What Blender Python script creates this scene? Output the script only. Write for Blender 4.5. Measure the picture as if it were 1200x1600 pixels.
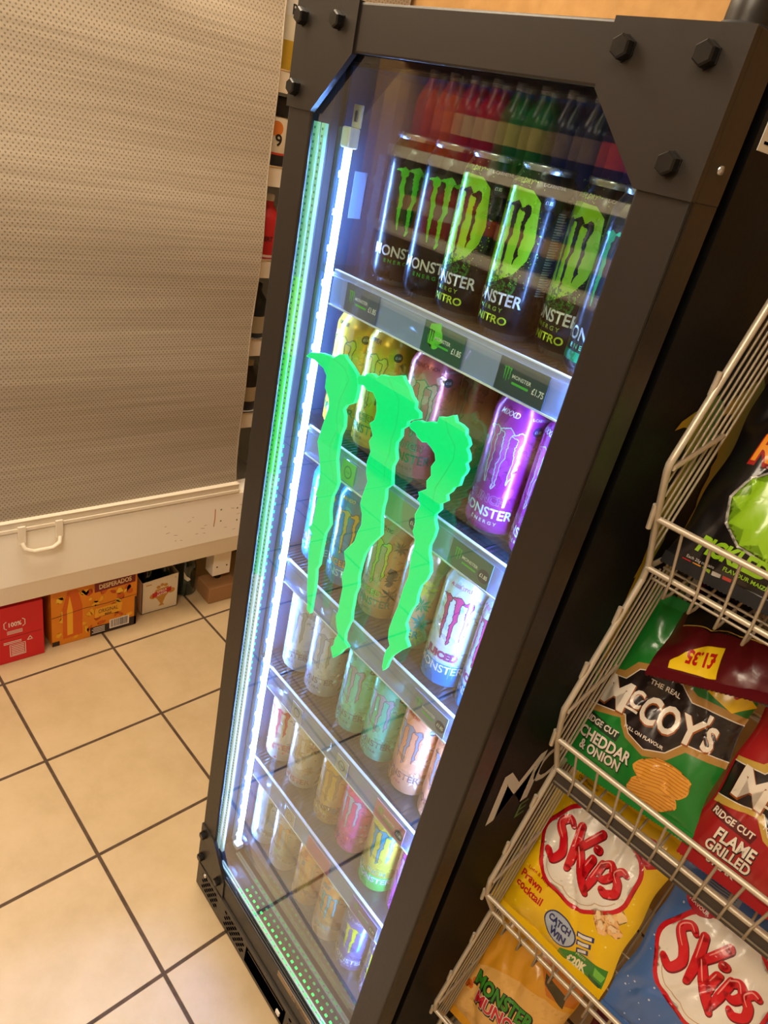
import bpy, bmesh, math, random
from mathutils import Vector, Matrix, noise
random.seed(7)
D = bpy.data
SC = bpy.context.scene
for o in list(D.objects): D.objects.remove(o)
COL = SC.collection
PI = math.pi

# ------------------------------------------------------------------ camera
RIGHT = Vector((0.62989538, 0.75074659, 0.19902605))
DOWN = Vector((0.48335670, -0.17833669, -0.85706611))
FWD = Vector((-0.60794581, 0.63606256, -0.47521185))
CAM = Vector((0.79356428, -0.51917740, 1.48767144))
cd = D.cameras.new('camera'); cam = D.objects.new('camera', cd); COL.objects.link(cam)
cam.matrix_world = Matrix(((RIGHT.x, -DOWN.x, -FWD.x, CAM.x), (RIGHT.y, -DOWN.y, -FWD.y, CAM.y), (RIGHT.z, -DOWN.z, -FWD.z, CAM.z), (0, 0, 0, 1)))
cd.sensor_fit = 'VERTICAL'; cd.sensor_height = 32.0; cd.lens = 1093.68 * 32.0 / 1600.0
cd.clip_start = 0.02; cd.clip_end = 50
SC.camera = cam

# ------------------------------------------------------------------ light and exposure
SC.view_settings.view_transform = 'Standard'; SC.view_settings.look = 'None'
SC.view_settings.exposure = 0.0; SC.view_settings.gamma = 1.0; SC.view_settings.use_curve_mapping = False
try:
    SC.cycles.use_denoising = True
    SC.cycles.transparent_max_bounces = 24
    SC.cycles.max_bounces = 10
    SC.cycles.caustics_reflective = False; SC.cycles.caustics_refractive = False
    SC.cycles.sample_clamp_indirect = 6.0
except Exception: pass
w = D.worlds.new('world'); SC.world = w; w.use_nodes = True
w.node_tree.nodes['Background'].inputs[0].default_value = (1.0, 0.8, 0.58, 1); w.node_tree.nodes['Background'].inputs[1].default_value = 0.25
LAMP_WARM = (1.0, 0.80, 0.55)
CEIL = 2.40
LAMPS = [(-0.46, -0.16, 26), (0.66, -1.05, 19), (-1.35, -1.02, 20), (0.75, -2.45, 17)]  # ceiling lamps out of view; the third is added to brighten the mirrored bottles
def ceiling_lamp_light(x, y, p):
    l = D.lights.new('ceiling_lamp_light', 'AREA'); l.shape = 'RECTANGLE'; l.size = 0.5; l.size_y = 1.1; l.energy = p; l.color = LAMP_WARM
    o = D.objects.new('ceiling_lamp_light', l); COL.objects.link(o); o.location = (x, y, CEIL - 0.075)
for a in LAMPS: ceiling_lamp_light(*a)

# ------------------------------------------------------------------ materials
def lin(c):
    return tuple((v/255/12.92 if v/255 <= .04045 else ((v/255+.055)/1.055)**2.4) for v in c)
MATS = {}
def mat(name, rgb, rough=.5, metal=0., emit=0., coat=0., bump=None, alpha=None, spec=.5, emitc=None, var=.06):
    if name in MATS: return MATS[name]
    m = D.materials.new(name); m.use_nodes = True; nt = m.node_tree; b = nt.nodes['Principled BSDF']
    c = lin(rgb) + (1,)
    b.inputs['Base Color'].default_value = c; b.inputs['Roughness'].default_value = rough; b.inputs['Metallic'].default_value = metal
    b.inputs['Specular IOR Level'].default_value = spec
    if coat: b.inputs['Coat Weight'].default_value = coat; b.inputs['Coat Roughness'].default_value = .12
    if emit:
        b.inputs['Emission Color'].default_value = (lin(emitc) + (1,)) if emitc else c; b.inputs['Emission Strength'].default_value = emit
    if alpha is not None: b.inputs['Alpha'].default_value = alpha
    tc = nt.nodes.new('ShaderNodeTexCoord'); nz = nt.nodes.new('ShaderNodeTexNoise')
    nz.inputs['Scale'].default_value = bump[0] if bump else 35; nz.inputs['Detail'].default_value = 4
    nt.links.new(tc.outputs['Object'], nz.inputs['Vector'])
    if bump:
        bp = nt.nodes.new('ShaderNodeBump'); bp.inputs['Strength'].default_value = bump[1]; bp.inputs['Distance'].default_value = bump[2] if len(bump) > 2 else .002
        nt.links.new(nz.outputs['Fac'], bp.inputs['Height']); nt.links.new(bp.outputs['Normal'], b.inputs['Normal'])
    if var:
        mr = nt.nodes.new('ShaderNodeMapRange'); mr.inputs['To Min'].default_value = max(0, rough - var); mr.inputs['To Max'].default_value = min(1, rough + var)
        nt.links.new(nz.outputs['Fac'], mr.inputs['Value']); nt.links.new(mr.outputs['Result'], b.inputs['Roughness'])
    MATS[name] = m
    return m
def math_node(nt, op, a, b=None, c=None):
    n = nt.nodes.new('ShaderNodeMath'); n.operation = op
    for i, v in enumerate((a, b, c)):
        if v is None: continue
        if isinstance(v, (int, float)): n.inputs[i].default_value = v
        else: nt.links.new(v, n.inputs[i])
    return n.outputs[0]
def ramp(nt, fac, stops):
    r = nt.nodes.new('ShaderNodeValToRGB'); e = r.color_ramp.elements
    while len(e) < len(stops): e.new(.5)
    for el, (p, c) in zip(e, stops): el.position = p; el.color = lin(c) + (1,)
    nt.links.new(fac, r.inputs[0]); return r.outputs[0]

def floor_material():
    m = D.materials.new('floor_tiles'); m.use_nodes = True; nt = m.node_tree; b = nt.nodes['Principled BSDF']
    tc = nt.nodes.new('ShaderNodeTexCoord'); mp = nt.nodes.new('ShaderNodeMapping'); mp.vector_type = 'TEXTURE'
    mp.inputs['Location'].default_value = (-0.46316, -0.16255, 0); mp.inputs['Rotation'].default_value = (0, 0, 1.61143); mp.inputs['Scale'].default_value = (.30004, .30004, 1)
    nt.links.new(tc.outputs['Object'], mp.inputs['Vector'])
    sp = nt.nodes.new('ShaderNodeSeparateXYZ'); nt.links.new(mp.outputs[0], sp.inputs[0])
    def edge(s):
        f = math_node(nt, 'FRACT', math_node(nt, 'ADD', s, .5)); return math_node(nt, 'ABSOLUTE', math_node(nt, 'SUBTRACT', f, .5))
    d = math_node(nt, 'MINIMUM', edge(sp.outputs[0]), edge(sp.outputs[1]))
    g = nt.nodes.new('ShaderNodeMapRange'); g.inputs['From Min'].default_value = .0105; g.inputs['From Max'].default_value = .0145; nt.links.new(d, g.inputs['Value'])
    n1 = nt.nodes.new('ShaderNodeTexNoise'); n1.inputs['Scale'].default_value = 9; n1.inputs['Detail'].default_value = 8; n1.inputs['Roughness'].default_value = .65
    nt.links.new(tc.outputs['Object'], n1.inputs['Vector'])
    wn = nt.nodes.new('ShaderNodeTexWhiteNoise'); fl = nt.nodes.new('ShaderNodeVectorMath'); fl.operation = 'FLOOR'; nt.links.new(mp.outputs[0], fl.inputs[0]); nt.links.new(fl.outputs[0], wn.inputs['Vector'])
    tone = ramp(nt, n1.outputs['Fac'], [(.3, (189, 166, 128)), (.5, (198, 175, 137)), (.7, (205, 182, 146))])
    hsv = nt.nodes.new('ShaderNodeHueSaturation'); nt.links.new(tone, hsv.inputs['Color'])
    nt.links.new(math_node(nt, 'ADD', math_node(nt, 'MULTIPLY', wn.outputs['Value'], .05), .97), hsv.inputs['Value'])
    n2 = nt.nodes.new('ShaderNodeTexNoise'); n2.inputs['Scale'].default_value = 60; nt.links.new(tc.outputs['Object'], n2.inputs['Vector'])
    gr = ramp(nt, n2.outputs['Fac'], [(.3, (70, 54, 40)), (.7, (92, 72, 54))])
    mx = nt.nodes.new('ShaderNodeMix'); mx.data_type = 'RGBA'; nt.links.new(g.outputs[0], mx.inputs[0]); nt.links.new(gr, mx.inputs[6]); nt.links.new(hsv.outputs[0], mx.inputs[7])
    nt.links.new(mx.outputs[2], b.inputs['Base Color'])
    nt.links.new(math_node(nt, 'SUBTRACT', .85, math_node(nt, 'MULTIPLY', g.outputs[0], .43)), b.inputs['Roughness'])
    bp = nt.nodes.new('ShaderNodeBump'); bp.inputs['Strength'].default_value = .6; bp.inputs['Distance'].default_value = .002
    nt.links.new(math_node(nt, 'ADD', g.outputs[0], math_node(nt, 'MULTIPLY', n1.outputs['Fac'], .08)), bp.inputs['Height']); nt.links.new(bp.outputs[0], b.inputs['Normal'])
    return m
def blind_material():
    m = D.materials.new('perforated_blind'); m.use_nodes = True; nt = m.node_tree; b = nt.nodes['Principled BSDF']
    tc = nt.nodes.new('ShaderNodeTexCoord'); sp = nt.nodes.new('ShaderNodeSeparateXYZ'); nt.links.new(tc.outputs['Object'], sp.inputs[0])
    P = .0098
    u = math_node(nt, 'MULTIPLY', sp.outputs[1], 1/P); v = math_node(nt, 'MULTIPLY', sp.outputs[2], 1/(P*.62))
    row = math_node(nt, 'FLOOR', v); sh = math_node(nt, 'MULTIPLY', math_node(nt, 'MODULO', math_node(nt, 'ABSOLUTE', row), 2.0), .5)
    fu = math_node(nt, 'SUBTRACT', math_node(nt, 'FRACT', math_node(nt, 'ADD', u, sh)), .5); fv = math_node(nt, 'MULTIPLY', math_node(nt, 'SUBTRACT', math_node(nt, 'FRACT', v), .5), .62)
    r = math_node(nt, 'SQRT', math_node(nt, 'ADD', math_node(nt, 'MULTIPLY', fu, fu), math_node(nt, 'MULTIPLY', fv, fv)))
    mk = nt.nodes.new('ShaderNodeMapRange'); mk.inputs['From Min'].default_value = .10; mk.inputs['From Max'].default_value = .25; nt.links.new(r, mk.inputs['Value'])
    mpn = nt.nodes.new('ShaderNodeMapping'); mpn.inputs['Scale'].default_value = (1, 1.2, 38); nt.links.new(tc.outputs['Object'], mpn.inputs['Vector'])
    st = nt.nodes.new('ShaderNodeTexNoise'); st.inputs['Scale'].default_value = 2.2; st.inputs['Detail'].default_value = 6; nt.links.new(mpn.outputs[0], st.inputs['Vector'])
    big = nt.nodes.new('ShaderNodeTexNoise'); big.inputs['Scale'].default_value = 4; nt.links.new(tc.outputs['Object'], big.inputs['Vector'])
    cl = ramp(nt, st.outputs['Fac'], [(.25, (148, 137, 120)), (.5, (160, 148, 131)), (.75, (171, 159, 142))])
    ed = nt.nodes.new('ShaderNodeMapRange'); ed.inputs['From Min'].default_value = -.02; ed.inputs['From Max'].default_value = .0; 
    mx = nt.nodes.new('ShaderNodeMix'); mx.data_type = 'RGBA'; nt.links.new(mk.outputs[0], mx.inputs[0]); mx.inputs[6].default_value = lin((112, 101, 84)) + (1,); nt.links.new(cl, mx.inputs[7])
    nt.nodes.remove(ed)
    nt.links.new(mx.outputs[2], b.inputs['Base Color']); b.inputs['Roughness'].default_value = .6; b.inputs['Specular IOR Level'].default_value = .35
    bp = nt.nodes.new('ShaderNodeBump'); bp.inputs['Strength'].default_value = .18; bp.inputs['Distance'].default_value = .0025
    nt.links.new(math_node(nt, 'ADD', st.outputs['Fac'], math_node(nt, 'MULTIPLY', mk.outputs[0], .3)), bp.inputs['Height']); nt.links.new(bp.outputs[0], b.inputs['Normal'])
    return m
def wall_material(name, c1, c2, scale, strength):
    m = D.materials.new(name); m.use_nodes = True; nt = m.node_tree; b = nt.nodes['Principled BSDF']
    tc = nt.nodes.new('ShaderNodeTexCoord'); n = nt.nodes.new('ShaderNodeTexNoise'); n.inputs['Scale'].default_value = scale; n.inputs['Detail'].default_value = 9
    nt.links.new(tc.outputs['Object'], n.inputs['Vector'])
    nt.links.new(ramp(nt, n.outputs['Fac'], [(.35, c1), (.65, c2)]), b.inputs['Base Color']); b.inputs['Roughness'].default_value = .8
    bp = nt.nodes.new('ShaderNodeBump'); bp.inputs['Strength'].default_value = strength; bp.inputs['Distance'].default_value = .006
    nt.links.new(n.outputs['Fac'], bp.inputs['Height']); nt.links.new(bp.outputs[0], b.inputs['Normal'])
    return m
def pane_material():
    # thin sheet: clear, with the Schlick reflection of its two surfaces
    m = D.materials.new('clear_glass'); m.use_nodes = True; nt = m.node_tree; nt.nodes.remove(nt.nodes['Principled BSDF'])
    lw = nt.nodes.new('ShaderNodeLayerWeight'); p5 = math_node(nt, 'POWER', lw.outputs['Facing'], 5.0)
    lw.inputs['Blend'].default_value = .5
    F = math_node(nt, 'ADD', math_node(nt, 'MULTIPLY', p5, .96), .04)
    F2 = math_node(nt, 'DIVIDE', math_node(nt, 'MULTIPLY', F, 2.0), math_node(nt, 'ADD', F, 1.0))
    t = nt.nodes.new('ShaderNodeBsdfTransparent'); t.inputs[0].default_value = (.955, .985, .97, 1)
    g = nt.nodes.new('ShaderNodeBsdfGlossy'); g.inputs['Roughness'].default_value = .012; g.inputs[0].default_value = (1, 1, 1, 1)
    mx = nt.nodes.new('ShaderNodeMixShader'); nt.links.new(F2, mx.inputs[0]); nt.links.new(t.outputs[0], mx.inputs[1]); nt.links.new(g.outputs[0], mx.inputs[2])
    nt.links.new(mx.outputs[0], nt.nodes['Material Output'].inputs[0]); return m
def clear_material(name, rgb, keep, rough=.15):
    # tinted clear plastic: part see-through, part pale and glossy
    m = D.materials.new(name); m.use_nodes = True; nt = m.node_tree; b = nt.nodes['Principled BSDF']
    b.inputs['Base Color'].default_value = lin(rgb) + (1,); b.inputs['Roughness'].default_value = rough
    t = nt.nodes.new('ShaderNodeBsdfTransparent'); t.inputs[0].default_value = (.95, .97, 1, 1)
    mx = nt.nodes.new('ShaderNodeMixShader'); mx.inputs[0].default_value = keep
    nt.links.new(t.outputs[0], mx.inputs[1]); nt.links.new(b.outputs[0], mx.inputs[2]); nt.links.new(mx.outputs[0], nt.nodes['Material Output'].inputs[0])
    MATS[name] = m; return m
M_FLOOR = floor_material(); M_BLIND = blind_material(); M_PANE = pane_material(); MATS['clear_glass'] = M_PANE; MATS['perforated_blind'] = M_BLIND
M_WALL = wall_material('ochre_plaster', (172, 130, 76), (184, 142, 86), 26, .35); M_CREAM = wall_material('cream_paint', (205, 195, 175), (215, 205, 186), 12, .1)
M_CEIL = wall_material('ceiling_paint', (225, 220, 210), (235, 230, 222), 10, .1)
clear_material('clear_strip', (170, 192, 244), .5); clear_material('clear_ticket_tint', (40, 70, 90), .75); clear_material('tube_plastic', (225, 235, 250), .45)
C = dict(white=(240, 240, 236), black=(16, 17, 18), silver=(200, 202, 205))
mat('frame_paint', (31, 27, 23), .40, bump=(160, .10, .0006)); mat('cabinet_black', (11, 11, 11), .5, spec=.12, bump=(220, .08, .0004)); mat('rubber', (14, 14, 15), .7)
mat('grille_paint', (52, 45, 38), .42, bump=(160, .08, .0005)); mat('blind_edge', (160, 148, 130), .6); mat('bolt_black', (26, 24, 22), .35, .3); mat('interior', (40, 46, 54), .22); mat('interior_side', (50, 60, 76), .2); mat('shelf_plastic', (38, 48, 56), .18)
mat('spacer', (190, 225, 205), .4, .2, emit=.55, emitc=(96, 215, 150)); mat('spacer_dark', (60, 120, 95), .5, emit=.15, emitc=(40, 200, 110)); mat('spacer_low', (205, 220, 205), .4, .3)
mat('led_and_glint_green', (0, 120, 60), .4, emit=1.6, emitc=(0, 255, 120)); mat('acrylic_green', (0, 90, 40), .35, emit=.97, emitc=(0, 240, 126), spec=.1); mat('acrylic_edge', (20, 120, 80), .3, emit=1.0, emitc=(50, 255, 170))
mat('ridge_line', (0, 190, 95), .4, emit=.35, emitc=(0, 215, 100))
mat('led_white', (240, 246, 255), .4, emit=300, emitc=(150, 185, 255)); mat('tube_glow', (220, 232, 255), .3, emit=170.0, emitc=(116, 156, 255))
mat('alu', (205, 206, 208), .25, .9); mat('alu_tab', (190, 192, 196), .3, .9); mat('steel', (150, 150, 150), .3, 1.0)
mat('cream_metal', (246, 239, 226), .38, bump=(30, .03)); mat('cream_plastic', (232, 222, 204), .45); mat('wire_coat', (196, 184, 164), .36, .3)
mat('wood_block', (158, 118, 76), .7, bump=(40, .3)); mat('shelf_wood', (204, 168, 122), .55); mat('bottle_green', (20, 40, 30), .08, coat=.6); mat('paper_white', (236, 232, 222), .6)
mat('dark_card', (28, 30, 28), .7); mat('lamp_glow', (255, 246, 230), .5, emit=4.0)
def pm(rgb, kind='ink'):
    """printing ink of one colour; kind picks the surface it is printed on"""
    key = '%s_%02x%02x%02x' % ((kind,) + tuple(rgb))
    if kind == 'can': return mat(key, rgb, .28, .45, coat=.35)
    if kind == 'film': return mat(key, rgb, .3, .0, coat=.5, bump=(42, .17, .005))
    if kind == 'seal': return mat(key, rgb, .5, .0, spec=.15)
    if kind == 'void': return mat(key, rgb, .9, .0, spec=.0)
    if kind == 'card': return mat(key, rgb, .55, .0)
    if kind == 'foil': return mat(key, rgb, .25, .7, coat=.5, bump=(55, .10, .004))
    return mat(key, rgb, .45, .0)

# ------------------------------------------------------------------ mesh building
class MB:
    def __init__(s): s.v = []; s.f = []; s.mi = []; s.sm = []; s.mats = []
    def m(s, name):
        mm = name if not isinstance(name, str) else MATS[name]
        if mm not in s.mats: s.mats.append(mm)
        return s.mats.index(mm)
    def add(s, vs, fs, ma, smooth=False):
        k = len(s.v); i = s.m(ma); s.v.extend([tuple(p) for p in vs])
        for f in fs: s.f.append([k + q for q in f]); s.mi.append(i); s.sm.append(smooth)
        return s
    def box(s, x0, x1, y0, y1, z0, z1, ma):
        vs = [(x, y, z) for x in (x0, x1) for y in (y0, y1) for z in (z0, z1)]
        return s.add(vs, [(0, 1, 3, 2), (4, 6, 7, 5), (0, 4, 5, 1), (2, 3, 7, 6), (0, 2, 6, 4), (1, 5, 7, 3)], ma)
    def prism(s, pts, f3, a, b, ma, ma_side=None):
        """polygon pts, f3(p, depth) -> point, from depth a to depth b"""
        n = len(pts); vs = [f3(p, a) for p in pts] + [f3(p, b) for p in pts]
        tr = tess(pts)
        s.add(vs, [tuple(t) for t in tr] + [tuple(n + q for q in reversed(t)) for t in tr], ma)
        s.add(vs, [(i, i + n, (i + 1) % n + n, (i + 1) % n) for i in range(n)], ma_side or ma)
        return s
    def tube(s, path, r, ma, n=8, cap=True, closed=False):
        path = [Vector(p) for p in path]; k = len(path); vs = []; fs = []; ref = None
        for i, p in enumerate(path):
            if closed: t = path[(i + 1) % k] - path[i - 1]
            else: t = path[min(i + 1, k - 1)] - path[max(i - 1, 0)]
            t.normalize()
            if ref is None: ref = t.orthogonal().normalized()
            ref = (ref - t * ref.dot(t)).normalized(); b = t.cross(ref)
            rr = r[i] if isinstance(r, (list, tuple)) else r
            vs += [p + ref * (rr * math.cos(2*PI*j/n)) + b * (rr * math.sin(2*PI*j/n)) for j in range(n)]
        for i in range(k if closed else k - 1):
            for j in range(n):
                i2 = (i + 1) % k; fs.append((i*n + j, i*n + (j+1) % n, i2*n + (j+1) % n, i2*n + j))
        s.add(vs, fs, ma, True)
        if cap and not closed:
            s.add(vs[:n], [tuple(reversed(range(n)))], ma); s.add(vs[-n:], [tuple(range(n))], ma)
        return s
    def lathe(s, prof, ma, n=32, c=(0, 0, 0), smooth=True):
        vs = []; fs = []
        for r, z in prof: vs += [(c[0] + r*math.cos(2*PI*j/n), c[1] + r*math.sin(2*PI*j/n), c[2] + z) for j in range(n)]
        for i in range(len(prof) - 1):
            for j in range(n): fs.append((i*n + j, i*n + (j+1) % n, (i+1)*n + (j+1) % n, (i+1)*n + j))
        return s.add(vs, fs, ma, smooth)
    def trigrid(s, fn, nu, nv, ma, smooth=True):
        vs = [fn(i/nu, j/nv) for j in range(nv + 1) for i in range(nu + 1)]; fs = []
        for j in range(nv):
            for i in range(nu):
                a = j*(nu+1) + i; fs += [(a, a + 1, a + nu + 2), (a, a + nu + 2, a + nu + 1)]
        return s.add(vs, fs, ma, smooth)
    def grid(s, fn, nu, nv, ma, smooth=True):
        vs = [fn(i/nu, j/nv) for j in range(nv + 1) for i in range(nu + 1)]
        fs = [(j*(nu+1) + i, j*(nu+1) + i + 1, (j+1)*(nu+1) + i + 1, (j+1)*(nu+1) + i) for j in range(nv) for i in range(nu)]
        return s.add(vs, fs, ma, smooth)
    def build(s, name, parent=None, bevel=0, flat=False):
        me = D.meshes.new(name); me.from_pydata(s.v, [], s.f)
        for mm in s.mats: me.materials.append(mm)
        me.polygons.foreach_set('material_index', s.mi); me.polygons.foreach_set('use_smooth', s.sm); me.update()
        o = D.objects.new(name, me); COL.objects.link(o)
        if parent: put(o, parent)
        if bevel:
            b = o.modifiers.new('bevel', 'BEVEL'); b.width = bevel; b.segments = 2; b.limit_method = 'ANGLE'; b.angle_limit = math.radians(40)
        return o
WLOC = {}
def put(o, parent):
    """parent o while its mesh stays in world coordinates (parents are unrotated unless their parts are local)"""
    o.parent = parent
    base = Vector(parent.get('_w', (0, 0, 0)))
    o.location = -base if not parent.get('_local') else (0, 0, 0)
    o['_w'] = (0, 0, 0)
    if parent.get('_local'): o['_local'] = 1
def tag(o, label=None, cat=None, group=None, kind=None):
    if label: o['label'] = label
    if cat: o['category'] = cat
    if group: o['group'] = group
    if kind: o['kind'] = kind
    return o
def thing(name, label, cat, loc=(0, 0, 0), rot=(0, 0, 0), group=None, local=False):
    o = D.objects.new(name, None); COL.objects.link(o); o.empty_display_size = .05
    o.location = loc; o.rotation_euler = rot; o['_w'] = tuple(loc)
    if local: o['_local'] = 1
    return tag(o, label, cat, group)
def part(mb, name, parent, bevel=0, label=None):
    o = mb.build(name, parent, bevel)
    if label: o['label'] = label
    return o
def copy_tree(o, parent=None):
    c = o.copy(); COL.objects.link(c)
    if parent: c.parent = parent
    for ch in list(o.children): copy_tree(ch, c)
    return c
def tess(pts):
    bm = bmesh.new(); vs = [bm.verts.new((p[0], p[1], 0)) for p in pts]
    for i, v in enumerate(vs): v.index = i
    f = bm.faces.new(vs); bmesh.ops.triangulate(bm, faces=[f], ngon_method='EAR_CLIP')
    r = [[v.index for v in t.verts] for t in bm.faces]; bm.free(); return r

# ------------------------------------------------------------------ printed artwork (flat polygons wrapped on a surface)
TXT = {}
def text_mesh(s, bold, shear):
    k = (s, bold, shear)
    if k not in TXT:
        c = D.curves.new('lettering', 'FONT'); c.body = s; c.offset = bold; c.shear = shear; c.align_x = 'CENTER'; c.resolution_u = 3
        o = D.objects.new('lettering', c); me = D.meshes.new_from_object(o)
        TXT[k] = ([(v.co.x, v.co.y - .35) for v in me.vertices], [tuple(p.vertices) for p in me.polygons])
        D.objects.remove(o); D.meshes.remove(me); D.curves.remove(c)
    return TXT[k]
def rot2(p, a): return (p[0]*math.cos(a) - p[1]*math.sin(a), p[0]*math.sin(a) + p[1]*math.cos(a))
class Art:
    def __init__(s): s.items = []
    def raw(s, vs, fs, ma, layer): s.items.append((vs, fs, ma, layer)); return s
    def poly(s, ma, pts, layer=1): return s.raw(pts, tess(pts), ma, layer)
    def rect(s, ma, u0, u1, v0, v1, layer=1): return s.raw([(u0, v0), (u1, v0), (u1, v1), (u0, v1)], [(0, 1, 2, 3)], ma, layer)
    def disc(s, ma, cu, cv, ru, rv=None, layer=1, n=28, rot=0, wob=0, seed=0):
        rv = rv or ru; pts = []
        for i in range(n):
            a = 2*PI*i/n; k = 1 + (wob*math.sin(a*5 + seed) + wob*.6*math.sin(a*9 + seed*2) if wob else 0)
            q = rot2((ru*math.cos(a)*k, rv*math.sin(a)*k), rot); pts.append((cu + q[0], cv + q[1]))
        return s.raw(pts, [tuple(range(n))] if not wob else tess(pts), ma, layer)
    def text(s, ma, t, cu, cv, h, layer=2, rot=0, bold=0, shear=0, sx=1, arc=0):
        vs, fs = text_mesh(t, bold, shear); k = h/.70; out = []
        for x, y in vs:
            x, y = x*k*sx, y*k
            if arc: y += arc*x*x
            q = rot2((x, y), rot); out.append((cu + q[0], cv + q[1]))
        return s.raw(out, fs, ma, layer)
    def stroke(s, ma, pts, wd, layer=1, closed=False):
        n = len(pts); seg = range(n if closed else n - 1)
        for i in seg:
            a, b = pts[i], pts[(i+1) % n]; dx, dy = b[0]-a[0], b[1]-a[1]; L = math.hypot(dx, dy) or 1e-9
            nx, ny = -dy/L*wd/2, dx/L*wd/2; ex, ey = dx/L*wd*.3, dy/L*wd*.3
            s.raw([(a[0]-ex+nx, a[1]-ey+ny), (a[0]-ex-nx, a[1]-ey-ny), (b[0]+ex-nx, b[1]+ey-ny), (b[0]+ex+nx, b[1]+ey+ny)], [(0, 1, 2, 3)], ma, layer)
        return s
    def claws(s, ma, cu, cv, wd, layer=1, outline=None, ow=.0008, fill=True, rot=0, which=(0, 1, 2), hk=1.0, fills=None):
        for n, k in enumerate(which):
            pts = []
            for x, y in LOGO[k]:
                q = rot2((x*wd, y*wd*hk), rot); pts.append((cu + q[0], cv + q[1]))
            if fill: s.poly(fills[n] if fills else ma, pts, layer)
            if outline: s.stroke(outline, pts, ow, layer + 1, True)
        return s
    def emit(s, mb, fn, off, su, sv, smooth=True, diag=False):
        """cut every shape along a su x sv grid and wrap it with fn(u, v, offset)"""
        for vs, fs, ma, layer in s.items:
            bm = bmesh.new(); bv = [bm.verts.new((p[0], p[1], 0)) for p in vs]
            for f in fs:
                try: bm.faces.new([bv[i] for i in f])
                except ValueError: pass
            us = [p[0] for p in vs]; ws = [p[1] for p in vs]
            for lo, hi, st, ax in ((min(us), max(us), su, 0), (min(ws), max(ws), sv, 1)):
                if not st: continue
                k = math.floor(lo/st) + 1
                while k*st < hi - 1e-6:
                    co = (k*st, 0, 0) if ax == 0 else (0, k*st, 0); no = (1, 0, 0) if ax == 0 else (0, 1, 0)
                    bmesh.ops.bisect_plane(bm, geom=bm.verts[:] + bm.edges[:] + bm.faces[:], plane_co=co, plane_no=no, dist=1e-7); k += 1
            if diag:
                q = [p[0]/su - p[1]/sv for p in vs]; k = math.floor(min(q)) + 1
                while k < max(q) - 1e-6:
                    bmesh.ops.bisect_plane(bm, geom=bm.verts[:] + bm.edges[:] + bm.faces[:], plane_co=(k*su, 0, 0), plane_no=(1/su, -1/sv, 0), dist=1e-7); k += 1
            bm.verts.index_update()
            o = [fn(v.co.x, v.co.y, off*layer) for v in bm.verts]
            mb.add(o, [tuple(v.index for v in (f.verts if f.normal.z >= 0 or True else f.verts)) for f in bm.faces], ma, smooth); bm.free()
        return mb
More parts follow.
